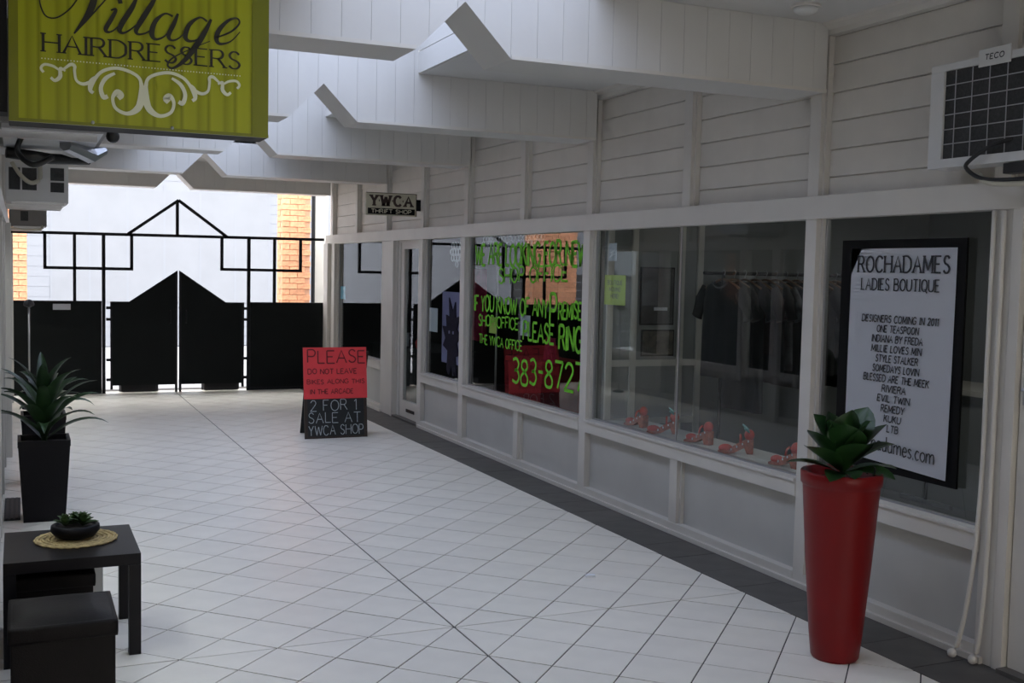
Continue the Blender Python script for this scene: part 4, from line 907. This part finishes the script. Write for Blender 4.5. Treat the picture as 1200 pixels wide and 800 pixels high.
# low table
tb=thing('low_table','square black-brown low side table by the left wall','table',(-1.695,.42,0))
obj('tabletop',box(-.272,.276,-.29,.29,.40,.45,bev=.003),'wood',tb)
for sx in (-1,1):
    for sy in (-1,1): obj('leg',box(*( (-.272,-.222) if sx<0 else (.226,.276) ),*( (-.29,-.24) if sy<0 else (.24,.29)),0,.40),'wood',tb)
# woven placemat
pm=thing('woven_placemat','round woven seagrass placemat on the low black table','placemat',(-1.668,.475,.45))
obj('disc',lathe([(.165,0),(.165,.004),(.003,.005)],40),'mat',pm)
def torus(r,z,t_,bm=None,lobes=0):
    n=64; return tube([(r*math.cos(a)*(1+lobes*.012*math.cos(20*a)),r*math.sin(a)*(1+lobes*.012*math.cos(20*a)),z+ .0015*math.cos(30*a)) for a in [2*math.pi*k/n for k in range(n+1)]],t_,6,bm,False)
for k,r in enumerate((.03,.052,.074,.096,.118,.140,.162)): obj('coil',torus(r,.006,.0065),'mat',pm,True)
obj('lace_edge',torus(.174,.005,.005,None,1),'mat',pm,True)
# succulent bowl
sb=thing('bowl_planter','shallow black bowl holding small succulents, on the woven mat','bowl',(-1.672,.455,.4625))
obj('bowl',lathe([(.055,0),(.085,.012),(.106,.038),(.103,.060),(.092,.066),(.086,.060),(.084,.050),(.01,.05)],40),'blackpot',sb,True); obj('soil',lathe([(.084,.052),(.04,.058),(.002,.058)],24),'soil',sb)
for k,(x,y_,sc,lb) in enumerate([(-.045,-.01,1,'left'),(.03,-.02,1.15,'right'),(.0,.045,.9,'rear')]):
    t=thing('succulent','small green succulent rosette, %s one in the black bowl'%lb,'plant',(sb.location.x+x,sb.location.y+y_,.4625+.058),group='succulents in the bowl')
    for i in range(16):
        a=i*2.39996; leafmesh(.062*sc*(1-.02*i),.032*sc,.3,.35+.07*i,'leaf3',t,a,(0,0,.0+.001*i),lambda u:math.sin(math.pi*min(1,u*.85+.12))**.8,5,0,.5)
# ottomans
def ottoman(x0,x1,y0,y1,h,label):
    t=thing('cube_ottoman',label,'ottoman',((x0+x1)/2,(y0+y1)/2,0),group='black cube ottomans'); a,b=(x1-x0)/2,(y1-y0)/2
    obj('body',box(-a+.01,a-.01,-b+.01,b-.01,0,h-.05,bev=.006),'leather',t)
    bm=bmesh.new(); n=10; g_=[]
    lid=box(-a,a,-b,b,h-.075,h-.012,bev=.014); obj('lid',lid,'leather',t,True)
    bm=bmesh.new()
    for i in range(n+1):
        g_.append([bm.verts.new((-a+.012+(2*a-.024)*i/n,-b+.012+(2*b-.024)*j/n,h-.014+.024*(1-(2*i/n-1)**4)*(1-(2*j/n-1)**4))) for j in range(n+1)])
    for i in range(n):
        for j in range(n): bm.faces.new((g_[i][j],g_[i+1][j],g_[i+1][j+1],g_[i][j+1]))
    obj('cushion',bm,'leather',t,True)
    return t
ottoman(-1.945,-1.568,-.60,-.20,.405,'black leatherette cube ottoman in the bottom left corner')
ottoman(-1.94,-1.60,.20,.62,.375,'black cube ottoman tucked under the low table')
bx=thing('pale_box','pale grey box mostly hidden behind the ottoman under the table','box',(-1.66,.95,0)); obj('carton',box(-.13,.13,-.12,.12,0,.36,bev=.004),'acwhite',bx); obj('flap',box(-.13,.13,-.12,.12,.36,.364),'acwhite',bx)
# small white scrap on the floor
lt=thing('litter_scrap','tiny white scrap of paper on the tiles before the boutique window','litter',(1.03,.55,.001)); obj('paper',prism([(-.03,-.01),(.02,-.02),(.035,.01),(0,.025),(-.025,.015)],'z',0,.012),'lace',lt)
